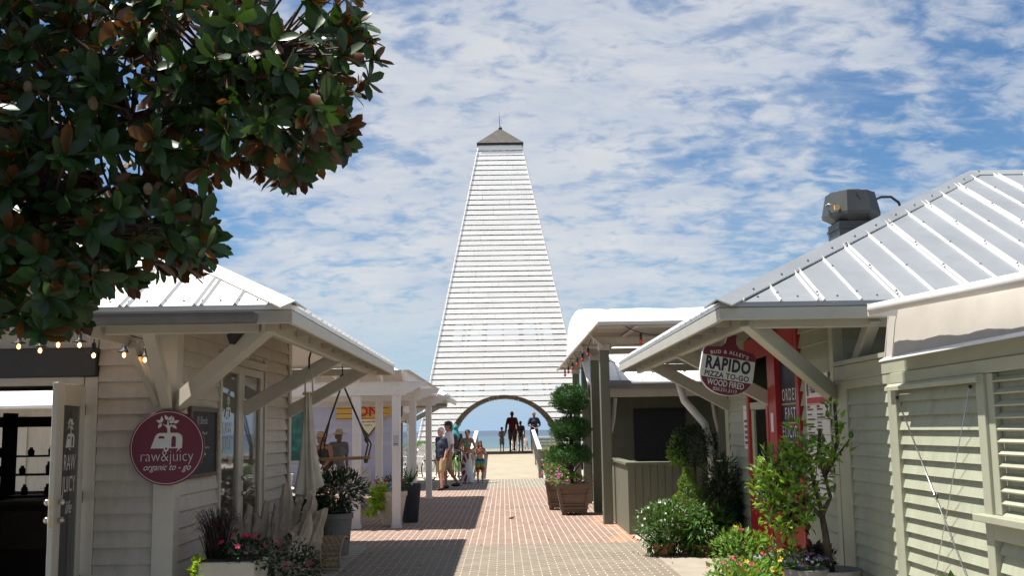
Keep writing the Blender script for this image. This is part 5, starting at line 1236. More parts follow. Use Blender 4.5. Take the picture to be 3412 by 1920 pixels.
for c, r, n in (((2.42, 9.5, 1.28), (.22, .20, .17), 150), ((2.66, 9.5, 1.42), (.22, .20, .13), 150), ((2.86, 9.5, 1.45), (.14, .16, .12), 70), ((2.35, 9.5, 1.05), (.18, .18, .14), 110), ((2.55, 9.5, 1.12), (.22, .2, .18), 110), ((2.48, 9.5, .88), (.20, .16, .10), 70), ((2.26, 9.5, 1.20), (.10, .12, .16), 40), ((2.94, 9.58, 1.72), (.08, .08, .14), 26), ((2.60, 9.52, 1.60), (.08, .1, .1), 20), ((2.72, 9.5, 1.22), (.16, .16, .12), 60), ((2.42, 9.46, .80), (.16, .14, .11), 70), ((2.28, 9.46, .98), (.10, .10, .14), 45), ((2.36, 9.44, .66), (.10, .10, .08), 30), ((2.62, 9.48, .98), (.14, .14, .12), 50)):
    cloud(rg, int(n*1.05), c, (r[0]*1.12, r[1]*1.1, r[2]*1.15), .080, .042, .3, .7, 0, m, upb=.6, fold=.5)
    for k in range(n//9):
        p = Vector(c)+rnd_dir(rg)*min(r)*.8; e = p+rnd_dir(rg)*.12; tw.tube([p, p.lerp(e, .5)+rnd_dir(rg)*.02, e], [.004, .003, .0015], 4)
stuff(m.build('foliage', 'citrus_leaf', ci)); stuff(tw.build('twigs', 'bark_grey', ci))
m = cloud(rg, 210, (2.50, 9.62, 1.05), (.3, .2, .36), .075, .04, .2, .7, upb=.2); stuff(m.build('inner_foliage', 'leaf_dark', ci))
for p in ((2.30, 9.38, 1.30), (2.52, 9.34, 1.29), (2.57, 9.33, 1.27), (2.46, 9.36, 1.02), (2.44, 9.33, 1.06), (2.20, 9.4, 1.16), (2.83, 9.4, 1.10), (3.05, 9.5, 1.56), (2.62, 9.36, 1.50)):
    MB().ell(p, (.024, .024, .030), 12, 8).build('fruit', 'lime_fruit', ci, smooth=True)
# flower pots at the lower right
def flower_pot(label, c, r, n, leaf, L, W, fl, pr=.2, ph=.28, group='flower pots by the pizza cottage'):
    t = T('flower_pot', label, 'flower pot', (c[0], c[1], 0), group); pot(t, c, pr*.75, pr, ph, 'terracotta')
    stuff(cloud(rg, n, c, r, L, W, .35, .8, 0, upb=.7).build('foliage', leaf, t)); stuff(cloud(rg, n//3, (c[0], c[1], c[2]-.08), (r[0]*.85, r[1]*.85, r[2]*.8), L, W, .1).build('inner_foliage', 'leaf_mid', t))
    for (k, s_, mm) in fl: stuff(blooms(rg, k, c, r, s_).build('blooms', mm, t))
flower_pot('tall light green flower pot with pink blooms in front of the red door', (2.34, 10.75, .42), (.32, .26, .24), 700, 'leaf_light', .062, .030, ((7, .055, 'petal_pink'), (3, .05, 'petal_yellow')))
flower_pot('wide light green flower pot with pink blooms at the bottom edge', (2.16, 10.0, .26), (.36, .28, .20), 800, 'leaf_light', .058, .036, ((12, .048, 'petal_pink'), (4, .045, 'petal_yellow')), .26, .18)
flower_pot('flower pot with lavender and red blooms between the green pots', (2.48, 10.25, .28), (.22, .18, .19), 350, 'leaf_mid', .05, .03, ((40, .026, 'petal_purple'), (6, .045, 'petal_pink')), .18, .2)
flower_pot('small pot of yellow flowers at the foot of the citrus tree', (2.66, 10.15, .42), (.17, .15, .13), 330, 'leaf_mid', .04, .025, ((9, .05, 'petal_yellow'),), .13, .32)
flower_pot('dark leaved plant with mauve flowers beside the citrus bowl', (2.84, 10.0, .40), (.17, .16, .15), 260, 'leaf_purple', .07, .035, ((12, .03, 'petal_purple'),), .14, .3)
t = T('lavender_pot', 'terracotta bowl of small lavender flowers under the citrus tree', 'flower pot', (2.62, 9.55, 0), 'flower pots by the pizza cottage'); pot(t, (2.60, 9.5), .12, .17, .42, 'pot_grey')
stuff(cloud(rg, 220, (2.60, 9.5, .46), (.19, .17, .07), .035, .022, .3).build('foliage', 'leaf_mid', t)); stuff(blooms(rg, 60, (2.60, 9.45, .46), (.19, .17, .09), .024).build('blooms', 'petal_purple', t))
t = T('seedling', 'slender seedling with a yellow bloom against the lit olive wall', 'plant', (3.02, 7.5, 0)); pot(t, (3.02, 7.5), .08, .11, .3, 'terracotta')
tube('stem', 'leaf_mid', t, [(3.02, 7.5, .28), (3.03, 7.5, .45), (3.02, 7.48, .60)], .005, 5); stuff(cloud(rg, 26, (3.02, 7.48, .54), (.07, .07, .09), .06, .035, .2).build('foliage', 'leaf_mid', t)); stuff(blooms(rg, 2, (2.98, 7.45, .48), (.05, .05, .05), .035).build('blooms', 'petal_yellow', t))
# left: flowers, driftwood, baskets along the juice bar
tr = T('flower_trough', 'pale trough with purple fountain grass and pink petunias in front of the juice bar', 'planter', (-2.55, 10.25, 0))
m = MB(); q = [(-2.80, 10.02), (-2.29, 10.02), (-2.27, 10.55), (-2.82, 10.55)]
m.prism([(a, b, 0) for a, b in q], (0, 0, .50)); bevel(m.build('trough', 'pot_pale', tr), .02, 2); MB().prism([(a*.985-.038, b*.97+.31, .501) for a, b in q], (0, 0, .012)).build('soil', 'soil', tr)
m = MB()
for i in range(300):
    a = rg.uniform(0, 6.28); sprd = rg.uniform(.08, .36); hgt = rg.uniform(.30, .52); b = Vector((-2.70+rg.uniform(-.07, .07), 10.28+rg.uniform(-.08, .08), .48)); d = Vector((math.cos(a), math.sin(a), 0))
    pts = [b, b+d*sprd*.35+Vector((0, 0, hgt*.7)), b+d*sprd*.75+Vector((0, 0, hgt*.95)), b+d*sprd*1.15+Vector((0, 0, hgt*.78))]; sd = Vector((-d.y, d.x, 0)); n0 = len(m.v)
    for k, p in enumerate(pts): wv = .005*(1-k/3.2); m.v += [tuple(p-sd*wv), tuple(p+sd*wv)]
    for k in range(3): m.f.append((n0+2*k, n0+2*k+1, n0+2*k+3, n0+2*k+2))
stuff(m.build('fountain_grass', 'leaf_purple', tr))
stuff(cloud(rg, 700, (-2.40, 10.25, .54), (.24, .26, .16), .05, .03, .3).build('petunia_leaves', 'leaf_dark', tr)); stuff(blooms(rg, 16, (-2.45, 10.15, .56), (.25, .24, .16), .055).build('petunias', 'petal_pink', tr))
stuff(cloud(rg, 120, (-2.80, 10.05, .42), (.06, .1, .16), .05, .035, .2).build('creeping_jenny', 'leaf_lime', tr))
t = T('petunia_mound', 'sprawling dark petunia plant with pink flowers right of the pale trough', 'plant', (-2.12, 10.7, 0)); pot(t, (-2.12, 10.75), .2, .26, .22, 'pot_grey')
stuff(cloud(rg, 1100, (-2.14, 10.75, .36), (.33, .34, .26), .05, .028, .3).build('foliage', 'leaf_dark', t)); stuff(blooms(rg, 9, (-2.2, 10.6, .38), (.32, .3, .26), .05).build('petunias', 'petal_pink', t))
dw = T('driftwood_chair', 'bleached driftwood armchair standing by the glazed doors', 'driftwood', (-2.62, 11.7, 0))
q = random.Random(6)
def log(a, b, r0, r1, name='log', bendy=.025):
    """a weathered limb: ragged section, knots, broken slanting end"""
    a, b = Vector(a), Vector(b); d = (b-a).normalized(); x = d.orthogonal().normalized(); y = d.cross(x); n, k_ = 11, 14; m = MB(); ph = q.uniform(0, 6); bow = rnd_dir(q)*bendy
    lob = [q.uniform(.72, 1.28) for _ in range(n)]
    for j in range(k_+1):
        f = j/k_; c = a.lerp(b, f)+bow*math.sin(f*3.1)*2+rnd_dir(q)*bendy*.25; r_ = (r0+(r1-r0)*f)*(1+.22*math.sin(f*9+ph)*math.sin(f*4))
        for i in range(n):
            t_ = 2*math.pi*i/n+f*.8; rr = r_*lob[i]*q.uniform(.9, 1.1); e = d*(r_*.9*math.sin(t_+ph)*q.uniform(.6, 1.3) if j == k_ else 0)
            m.v.append(tuple(c+(x*math.cos(t_)+y*math.sin(t_))*rr+e))
    for j in range(k_):
        for i in range(n): u_ = j*n+i; w_ = j*n+(i+1) % n; m.f.append((u_, w_, w_+n, u_+n))
    m.v.append(tuple(b-d*r1*.4)); e = len(m.v)-1
    for i in range(n): m.f.append((k_*n+i, k_*n+(i+1) % n, e))
    m.build(name, 'driftwood', dw)
for (x, y, zt, r_, lx_) in ((-3.0, 11.75, .66, .07, -.06), (-2.95, 11.9, .88, .045, -.07), (-2.86, 11.95, .74, .07, -.02), (-2.78, 11.98, .92, .05, -.02), (-2.70, 12.0, .80, .075, .0), (-2.62, 12.02, .96, .05, .01), (-2.54, 12.04, .90, .06, .03), (-2.47, 12.05, 1.12, .085, .06), (-2.38, 12.06, .98, .06, .11), (-2.30, 12.08, 1.03, .075, .18), (-2.24, 12.0, .86, .06, .24)):
    log((x, y-.12, .10), (x+lx_, y, zt*.95), r_*1.55, r_*.75, 'back_log')
for x in (-2.98, -2.26): log((x, 11.42, .0), (x+.03, 11.48, .60), .085, .06, 'leg'); log((x, 11.40, .56), (x+.06, 12.0, .66), .06, .05, 'arm')
for k in range(5): log((-3.0, 11.42+.12*k, .34), (-2.24, 11.42+.12*k, .35), .06, .055, 'seat_log', .01)
log((-3.0, 11.36, .18), (-2.24, 11.36, .22), .13, .10, 'front_log'); log((-3.04, 11.45, .0), (-2.86, 11.55, .62), .10, .07, 'side_log'); log((-2.18, 11.40, .02), (-2.10, 11.75, .78), .10, .06, 'side_log'); log((-2.62, 11.32, .02), (-2.55, 11.36, .40), .11, .10, 'front_log')
def wicker(name, label, c, w, h, dep, rz, mat='wicker'):
    t = T(name, label, 'basket', c, 'wicker pieces by the juice bar'); ca, sa = math.cos(rz), math.sin(rz)
    def pt(s, a, o):
        x = s*w/2; yy = -dep*math.cos(a)*(1+o); z = h*math.sin(a)*(1+o)+.02; return (c[0]+x*ca-yy*sa, c[1]+x*sa+yy*ca, c[2]+z)
    for k in range(11):                                 # woven strands across, each a rounded strip
        a0 = math.pi*.03+math.pi*.62*k/11; a1 = a0+math.pi*.62/11*.90; m = MB(); n = 18
        for i in range(n+1):
            s = -1+2*i/n; o = .018*(1 if (i+k) % 2 else -1)
            m.v += [pt(s, a0, o-.02), pt(s, (a0+a1)/2, o+.03), pt(s, a1, o-.02)]
        for i in range(n):
            b = i*3; m.f += [(b, b+3, b+4, b+1), (b+1, b+4, b+5, b+2)]
        m.build('strand', mat, t)
    tube('rim', mat, t, [pt(-1, .1+1.9*k/8, 0) for k in range(9)], .014, 6); tube('rim', mat, t, [pt(1, .1+1.9*k/8, 0) for k in range(9)], .014, 6); tube('rim', mat, t, [pt(-1+2*k/6, .05, 0) for k in range(7)], .014, 6)
    return t
wicker('wicker_basket', 'curved tan wicker mat beside the grey pot', (-2.22, 13.35, 0), .56, .38, .26, R(-8)); wicker('wicker_basket', 'coarse brown wicker basket at the bottom edge near the petunias', (-2.36, 12.35, 0), .52, .38, .26, R(14))
gp_ = T('grey_pot', 'tall weathered grey pot with a dark leafy bush at the juice bar corner', 'planter', (-2.33, 15.0, 0)); pot(gp_, (-2.33, 15.0), .19, .24, .56, 'pot_grey', .012)
stuff(cloud(rg, 1500, (-2.30, 15.0, .86), (.42, .36, .30), .10, .032, .3, 1., .1).build('foliage', 'leaf_dark', gp_)); stuff(cloud(rg, 160, (-2.40, 14.82, .42), (.10, .05, .18), .04, .02, .2).build('trailing_stems', 'leaf_dark', gp_))
dk_ = T('dark_basket', 'large dark round woven basket behind the grey pot', 'basket', (-2.78, 15.35, 0)); m = MB()
for k in range(12):
    z = .05+.063*k; r_ = .25+.09*math.sin(math.pi*k/11); m.tube([(-2.78+r_*math.cos(a), 15.35+r_*math.sin(a), z) for a in [2*math.pi*i/24 for i in range(25)]], .034, 6)
m.build('coil', 'wicker_dark', dk_); MB().lathe([(.22, .03), (.31, .4), (.24, .76), (0, .70)], (-2.78, 15.35, 0), 24).build('lining', 'wicker_dark', dk_)
t = T('terracotta_pot', 'small terracotta pot with yellow flowers left of the grey pot', 'flower pot', (-2.66, 14.4, 0)); pot(t, (-2.66, 14.4), .13, .17, .34, 'terracotta'); stuff(cloud(rg, 350, (-2.64, 14.4, .46), (.2, .18, .16), .05, .028, .3).build('foliage', 'leaf_dark', t)); stuff(blooms(rg, 9, (-2.62, 14.35, .48), (.19, .18, .16), .035).build('blooms', 'petal_yellow', t))
# pergola pot
pp = T('vine_pot', 'tall pale pot with lime sweet potato vine and red flowers behind the pergola post', 'planter', (-2.02, 19.5, 0)); pot(pp, (-2.02, 19.5), .17, .27, .60, 'pot_pale', .01)
m = cloud(rg, 260, (-2.22, 19.33, .55), (.17, .14, .26), .10, .075, .3, .6, .5); cloud(rg, 60, (-2.36, 19.25, .30), (.10, .08, .16), .09, .07, .2, .6, .6, m); stuff(m.build('vine_leaves', 'leaf_lime', pp))
stuff(cloud(rg, 360, (-2.0, 19.5, .72), (.30, .24, .14), .055, .035, .3).build('foliage', 'leaf_mid', pp)); stuff(blooms(rg, 24, (-2.06, 19.42, .70), (.31, .25, .20), .055).build('red_blooms', 'petal_red', pp)); stuff(blooms(rg, 14, (-1.98, 19.4, .70), (.34, .25, .22), .05).build('white_blooms', 'petal_white', pp)); stuff(blooms(rg, 4, (-1.74, 19.38, .60), (.06, .08, .08), .06).build('violet_blooms', 'petal_violet', pp))
t = T('dark_planter', 'tall charcoal planter beside the pale vine pot', 'planter', (-1.72, 20.0, 0)); MB().lathe([(.14, 0), (.2, .7), (.17, .7), (0, .62)], (-1.74, 20.1, 0), 20).build('pot', 'chalkboard', t); m = MB()
for i in range(60):
    a = rg.uniform(0, 6.28); d = Vector((math.cos(a)*.5, math.sin(a)*.5, 1)); m.leaf(Vector((-1.74, 20.1, .66)), d, rnd_dir(rg), rg.uniform(.2, .42), .022, .3, .25)
stuff(m.build('spiky_leaves', 'leaf_mid', t))
# dune plants right of the ramp
def tuft(x, y, z, n, h, m):
    for i in range(n):
        a = rg.uniform(0, 6.28); s_ = rg.uniform(.1, .45); hh = h*rg.uniform(.6, 1.1); b = Vector((x+rg.uniform(-.1, .1), y+rg.uniform(-.1, .1), z)); d = Vector((math.cos(a), math.sin(a), 0)); sd = Vector((-d.y, d.x, 0)); n0 = len(m.v)
        pts = [b, b+d*s_*.4*h+Vector((0, 0, hh*.65)), b+d*s_*h+Vector((0, 0, hh))]
        for k, p in enumerate(pts): wv = .010*(1-k/2.3); m.v += [tuple(p-sd*wv), tuple(p+sd*wv)]
        for k in range(2): m.f.append((n0+2*k, n0+2*k+1, n0+2*k+3, n0+2*k+2))
for k, (x, y, h) in enumerate(((1.55, 38.4, .75), (1.7, 40.2, .95), (1.65, 42.3, 1.1), (1.9, 44.0, 1.2), (2.3, 41.2, 1.0), (1.5, 36.9, .6), (-1.55, 41.5, .8))):
    t = T('beach_grass', ('tuft of beach grass %s' % ('in front of the right ramp post', 'behind the right ramp post', 'halfway up the right ramp railing', 'near the arch foot right of the ramp', 'farther right of the ramp railing', 'by the wooden planter near the ramp foot', 'left of the ramp railing')[k]), 'grass', (x, y, 0), 'beach grass by the ramp'); m = MB(); tuft(x, y, .0, 170, h, m); tuft(x+.2, y+.3, .0, 90, h*.8, m); stuff(m.build('blades', 'sea_oats', t))
sb = T('dune_shrub', 'low green dune shrub with pink flowers behind the topiary planter', 'shrub', (1.7, 35, 0)); stuff(cloud(rg, 900, (1.75, 35.0, .35), (.5, .8, .40), .10, .05, .3).build('foliage', 'leaf_mid', sb)); stuff(blooms(rg, 14, (1.7, 34.8, .4), (.5, .7, .42), .07).build('blooms', 'petal_pink', sb))
lt_ = MB()
for i in range(46):
    px_ = rg.choice((rg.uniform(-2.6, -1.7), rg.uniform(1.6, 2.2), rg.uniform(-1.5, 1.8))); lt_.leaf(Vector((px_, rg.uniform(12.6, 20), .012)), Vector((rg.uniform(-1, 1), rg.uniform(-1, 1), .05)), Vector((0, 0, 1)), rg.uniform(.03, .07), rg.uniform(.015, .03), .6, -.15)
lt_ = tag(lt_.build('leaf_litter', 'seed_cone', None), 'scattered dry leaf litter on the walk', 'leaf litter', kind='stuff')
fl_ = T('fallen_leaf', 'brown dry leaf lying on the pink pavers', 'leaf', (.12, 20.5, 0)); MB().leaf(Vector((.05, 20.5, .012)), Vector((1, .2, .05)), Vector((0, 0, 1)), .16, .08, .6, -.15).build('blade', 'seed_cone', fl_)
# ---------------------------------------------------------------- magnolia reaching in from the upper left
mg = T('magnolia_tree', 'large magnolia with glossy leaves and rusty undersides overhanging from the left', 'tree', (-5.0, 6.4, 0))
rg = random.Random(77)
SIL = [(-200, -400), (885, -400), (915, 0), (938, 70), (962, 115), (980, 180), (960, 228), (885, 262), (925, 290), (895, 330), (898, 372), (838, 425), (768, 468), (708, 485), (640, 458), (575, 452), (528, 498), (545, 560), (566, 615), (545, 668), (480, 708), (410, 700), (328, 733), (268, 742), (238, 770), (222, 826), (110, 866), (70, 838), (-200, 848)]
HOLES = [((725, 20), 42), ((752, 75), 22), ((415, 150), 18), ((560, 545), 16), ((60, 270), 14)]
def inside(u, v):
    c = False; n = len(SIL)
    for i in range(n):
        (x0, y0), (x1, y1) = SIL[i], SIL[(i+1) % n]
        if (y0 > v) != (y1 > v) and u < (x1-x0)*(v-y0)/(y1-y0)+x0: c = not c
    return c
Ci = camo.matrix_world.inverted(); FPX = 2700
def pix(p):
    q = Ci @ Vector(p); return (1288+FPX*q.x/-q.z, 725-FPX*q.y/-q.z) if q.z < -.1 else (-9999, -9999)
def in_frame(u, v): return -30 < u < 2606 and -30 < v < 1480
def clear(p, mrg):
    u, v = pix(p)
    if not in_frame(u, v): return True
    if not inside(u, v): return False
    for k in range(8):
        if not inside(u+mrg*math.cos(k*.785), v+mrg*math.sin(k*.785)): return False
    return all((u-a[0])**2+(v-a[1])**2 > (r_+mrg*.5)**2 for a, r_ in HOLES)
def big_leaf(m, p, d, u, L, W, curl):
    d = d.normalized(); x = d.cross(u)
    if x.length < 1e-4: x = d.orthogonal()
    x.normalize(); nn = x.cross(d); vs = [p]; fs = []
    for (f, wf) in ((.20, .58), (.52, 1.), (.82, .80)):
        c = p+d*L*f-nn*L*curl*f*f
        vs += [c-x*W/2*wf+nn*W*.10, c-nn*W*.02, c+x*W/2*wf+nn*W*.10]
    vs.append(p+d*L-nn*L*curl)
    fs = [(0, 2, 1), (0, 3, 2), (1, 2, 5, 4), (2, 3, 6, 5), (4, 5, 8, 7), (5, 6, 9, 8), (7, 8, 10), (8, 9, 10)]
    m.add(vs, fs)
whorls = []
tries = 0
while len([w_ for w_ in whorls if w_[1]]) < 640 and tries < 120000:          # in view
    tries += 1; u, v = rg.uniform(-60, 960), rg.uniform(-60, 860)
    Yd = rg.uniform(5.5, 7.5); d = Vector((rt*(u-1288)/FPX+up*(725-v)/FPX+F)); p = Vector((0, 0, 1.65))+d*(Yd/d.y)
    if clear(p, 18): whorls.append((p, True))
tries = 0
while len(whorls) < 1350 and tries < 20000:                                    # the rest of the crown, above and left of the frame
    tries += 1; p = Vector((-4.0, 6.0, 4.4))+Vector((rg.gauss(0, 1.2), rg.gauss(0, .8), rg.gauss(0, .9)))
    if p.z < 2.6 or p.y > 7.7 or p.y < 4.2 or p.x > -.9: continue
    u, v = pix(p)
    if in_frame(u, v): continue
    if -120 < u < 2700 and -120 < v < 1500 and not inside(u, v): continue
    whorls.append((p, False))
for k in range(330):                                                          # just outside the left edge of the frame
    u, v = rg.uniform(-620, -30), rg.uniform(-250, 830); Yd = rg.uniform(5.4, 7.8); d = Vector((rt*(u-1288)/FPX+up*(725-v)/FPX+F)); whorls.append((Vector((0, 0, 1.65))+d*(Yd/d.y), False))
for k in range(300):                                                          # boughs over the juice bar roof's left end, added to shade the front wall
    p = Vector((rg.uniform(-6.6, -4.3), rg.uniform(7.6, 10.9), rg.uniform(3.1, 5.3)))
    if p.z < 3.05+max(0, p.y-10)*.55 or p.x > -3.75-.42*(p.z-3): continue
    u, v = pix(p)
    if in_frame(u, v) and not clear(p, 40): continue
    whorls.append((p, in_frame(u, v)))
limbs = [[(-5.0, 6.4, 0), (-4.95, 6.4, 1.4), (-4.8, 6.4, 2.6)], [(-4.8, 6.4, 2.5), (-4.0, 6.5, 3.1), (-3.0, 6.6, 3.45), (-2.1, 6.6, 3.7), (-1.6, 6.5, 3.9)], [(-4.8, 6.4, 2.6), (-4.1, 6.2, 2.85), (-3.3, 6.2, 2.95), (-2.75, 6.3, 2.9)],
         [(-4.8, 6.4, 2.6), (-4.4, 6.3, 3.6), (-3.8, 6.2, 4.4), (-3.0, 6.2, 4.9)], [(-4.8, 6.4, 2.6), (-4.9, 6.1, 3.8), (-5.0, 5.9, 5.0)], [(-4.0, 6.5, 3.1), (-3.6, 6.2, 2.6), (-3.2, 6.2, 2.4)], [(-4.85, 6.4, 2.9), (-5.0, 7.6, 3.6), (-5.2, 8.8, 4.0), (-5.2, 10.0, 4.1)]]
LP = []
for i, q in enumerate(limbs):
    n = len(q); tube('trunk' if i == 0 else 'limb', 'bark', mg, q, [.16, .14, .12] if i == 0 else [.075-.055*k/(n-1) for k in range(n)], 10)
    if i: LP += [Vector(q[k]).lerp(Vector(q[k+1]), f/4) for k in range(n-1) for f in range(5)]
leaves = []; tw = MB()
for (p, vis) in whorls:
    b = min(LP, key=lambda q: (q-p).length); td = (p-b).normalized() if (p-b).length > .05 else rnd_dir(rg)
    td = (td+rnd_dir(rg)*.5+Vector((0, -.15, .15))).normalized()
    if (p-b).length < 1.3 and not (vis and rg.random() < .3):
        mid = p.lerp(b, .5)+rnd_dir(rg)*.06
        if clear(mid, 5): tw.tube([b, mid, p], [.014, .009, .006], 5, False)
    x = td.orthogonal().normalized(); y = td.cross(x); n = rg.randint(6, 9); a0 = rg.uniform(0, 6.28)
    for k in range(n):
        a = a0+k*2.4; sp__ = rg.uniform(.55, 1.25); d = td*math.cos(sp__)+(x*math.cos(a)+y*math.sin(a))*math.sin(sp__)
        d = (d+Vector((0, 0, -.22))).normalized(); L_ = rg.uniform(.105, .19)
        base = p-td*rg.uniform(0, .05)
        tip = base+d*L_
        if vis and not clear(tip-d*min(.10, L_*.5)*rg.random(), 0):
            L_ *= .72; tip = base+d*L_
            if not clear(tip-d*.06, 0): continue
        if not vis and not clear(tip, 0): continue
        upv = td+rnd_dir(rg)*.45
        if rg.random() < .19: upv = -upv
        leaves.append((base, d, upv, L_, L_*rg.uniform(.34, .46), rg.uniform(-.12, .34), vis, base.y))
# the leaves that show largest are parts of their own, sharing a handful of leaf meshes
vis = sorted([l for l in leaves if l[6] and in_frame(*pix(l[0]+l[1]*l[3]*.5))], key=lambda l: l[7]-l[3]*8)
own = vis[:290]; ids = set(id(l) for l in own)
lm = []
for c_ in (.0, .08, .16, .24):
    m = MB(); big_leaf(m, Vector((0, 0, 0)), Vector((0, 1, 0)), Vector((0, 0, 1)), 1., .42, c_); me = m.mesh('leaf', smooth=True); me.materials.append(MATS['magnolia']); lm.append(me)
for l in own:
    o = link('leaf', lm[rg.randrange(4)], mg); d = l[1].normalized(); x = d.cross(l[2]).normalized(); nn = x.cross(d)
    M3 = Matrix((x*l[3], d*l[3], nn*l[3])).transposed().to_4x4(); M3.translation = l[0]-LOC[mg]; o.matrix_local = M3
m = MB()
for l in leaves:
    if id(l) not in ids: big_leaf(m, *l[:6])
o = m.build('foliage', 'magnolia', mg, smooth=True); o['kind'] = 'stuff'
o = tw.build('twigs', 'bark', mg, smooth=True); o['kind'] = 'stuff'
for (u, v) in ((70, 218), (235, 262), (372, 475), (232, 255)):
    Yd = 5.6; d = rt*(u-1288)/FPX+up*(725-v)/FPX+F; p = Vector((0, 0, 1.65))+d*(Yd/d.y); MB().ell(p, (.024, .024, .034), 12, 8).build('seed_cone', 'seed_cone', mg, smooth=True)
# ---------------------------------------------------------------- hanging chair and swing
hc = T('hammock_chair', 'natural cloth hammock chair hanging furled from the juice bar brace', 'hammock chair', (-2.27, 12.6, 1.0))
tube('hook_rope', 'rope', hc, [(-2.27, 12.72, 2.62), (-2.27, 12.6, 2.52), (-2.27, 12.6, 2.40)], .012, 6)
for s_ in (-1, 1): tube('side_rope', 'cloth_natural', hc, [(-2.27, 12.6, 2.42), (-2.27+s_*.04, 12.6, 2.30), (-2.27+s_*.045, 12.6, 2.12)], .010, 6)
bar('spreader', 'swing_wood', hc, (-2.34, 12.58, 2.11), (-2.20, 12.62, 2.10), .03, .03)
m = MB(); nA, nZ = 44, 18
for j in range(nZ+1):
    f = j/nZ; z = 2.13-1.16*f; r_ = .030+.118*f**1.7+.008*math.sin(f*6.2)
    for k in range(nA):
        a = 2*math.pi*k/nA; fold = 1+.32*math.sin(5*a+f*1.5)*(.4+.6*f)+.18*math.sin(9*a-2*f); sk = .05*f*f
        m.v.append((-2.28+sk*.4+r_*fold*math.cos(a), 12.6+r_*fold*.7*math.sin(a), z+(.06*math.sin(a*2+1)+.05*math.cos(a))*f**3))
for j in range(nZ):
    for k in range(nA): a = j*nA+k; b = j*nA+(k+1) % nA; m.f.append((a, a+nA, b+nA, b))
m.build('cloth', 'cloth_natural', hc, smooth=True)
sw_ = T('plank_swing', 'wooden plank swing on dark ropes under the juice bar eave', 'swing', (-2.27, 15.5, 1.28))
bevel(bar('seat', 'swing_wood', sw_, (-2.63, 15.5, 1.272), (-1.90, 15.5, 1.297), .24, .045), .006)
m = MB().tube([(-2.31+.035*math.cos(a), 15.5, 2.42+.06*math.sin(a)) for a in [2*math.pi*i/14 for i in range(15)]], .012, 6); m.build('ring', 'dark_metal', sw_)
tube('hook', 'dark_metal', sw_, [(-2.31, 15.45, 2.60), (-2.31, 15.5, 2.53), (-2.31, 15.5, 2.47)], .009, 6)
for (xe, ye, kx) in ((-2.60, 15.40, -.02), (-2.58, 15.60, -.05), (-1.98, 15.40, .06), (-1.96, 15.60, .03)):
    tube('rope', 'rope', sw_, [(-2.31, 15.5, 2.36), ((-2.31+xe)/2+kx, (15.5+ye)/2, 1.86), (xe+(.05 if xe > -2.2 else 0), ye, 1.48), (xe, ye, 1.26)], .013, 6)
for xe in (-2.60, -1.97): tube('loop', 'rope', sw_, [(xe, 15.38, 1.27), (xe, 15.42, 1.23), (xe, 15.58, 1.23), (xe, 15.62, 1.27)], .016, 6)
MB().ell((-1.96, 15.5, 1.55), (.035, .04, .05)).build('knot', 'rope', sw_, smooth=True)

# ---------------------------------------------------------------- white slatted garden chairs and table behind the pergola
def adirondack(label, c, rz, mat='white_paint'):
    t = T('garden_chair', label, 'chair', (0, 0, 0), 'white garden chairs behind the pergola')
    for k in range(6):
        f = (k-2.5)/2.5; h = .95-.10*f*f
        bar('back_slat', mat, t, (f*.24, .30, .28), (f*.27, .52, h), .085, .02, (0, -1, .3))
    for k in range(5): bar('seat_slat', mat, t, (-.28, -.22+.12*k, .38-.03*k), (.28, -.22+.12*k, .38-.03*k), .10, .02)
    for s_ in (-1, 1):
        bar('arm', mat, t, (s_*.33, -.28, .56), (s_*.33, .42, .54), .12, .022); bar('leg', mat, t, (s_*.31, -.22, 0), (s_*.31, -.22, .55), .03, .09, (0, 1, 0)); bar('leg', mat, t, (s_*.29, -.25, .34), (s_*.29, .55, .02), .03, .10)
    bar('back_rail', mat, t, (-.28, .49, .70), (.28, .49, .70), .02, .07)
    t.location = c; t.rotation_euler[2] = rz; LOC[t] = Vector(c); return t
adirondack('white slatted garden chair seen from behind between the pergola posts', (-3.2, 24.6, 0), R(172)); adirondack('white slatted garden chair behind the white side table', (-4.25, 24.8, 0), R(20)); adirondack('white slatted garden chair at the juice bar corner', (-4.7, 22.2, 0), R(200))
ta = T('side_table', 'white oval garden table under the plank swing', 'table', (-3.75, 22.3, 0)); MB().lathe([(.0, .74), (.40, .74), (.42, .76), (.42, .79), (0, .79)], (-3.75, 22.3, 0), 28).build('table_top', 'white_paint', ta); MB().lathe([(.22, 0), (.05, .06), (.05, .738)], (-3.75, 22.3, 0), 14).build('pedestal', 'white_paint', ta)

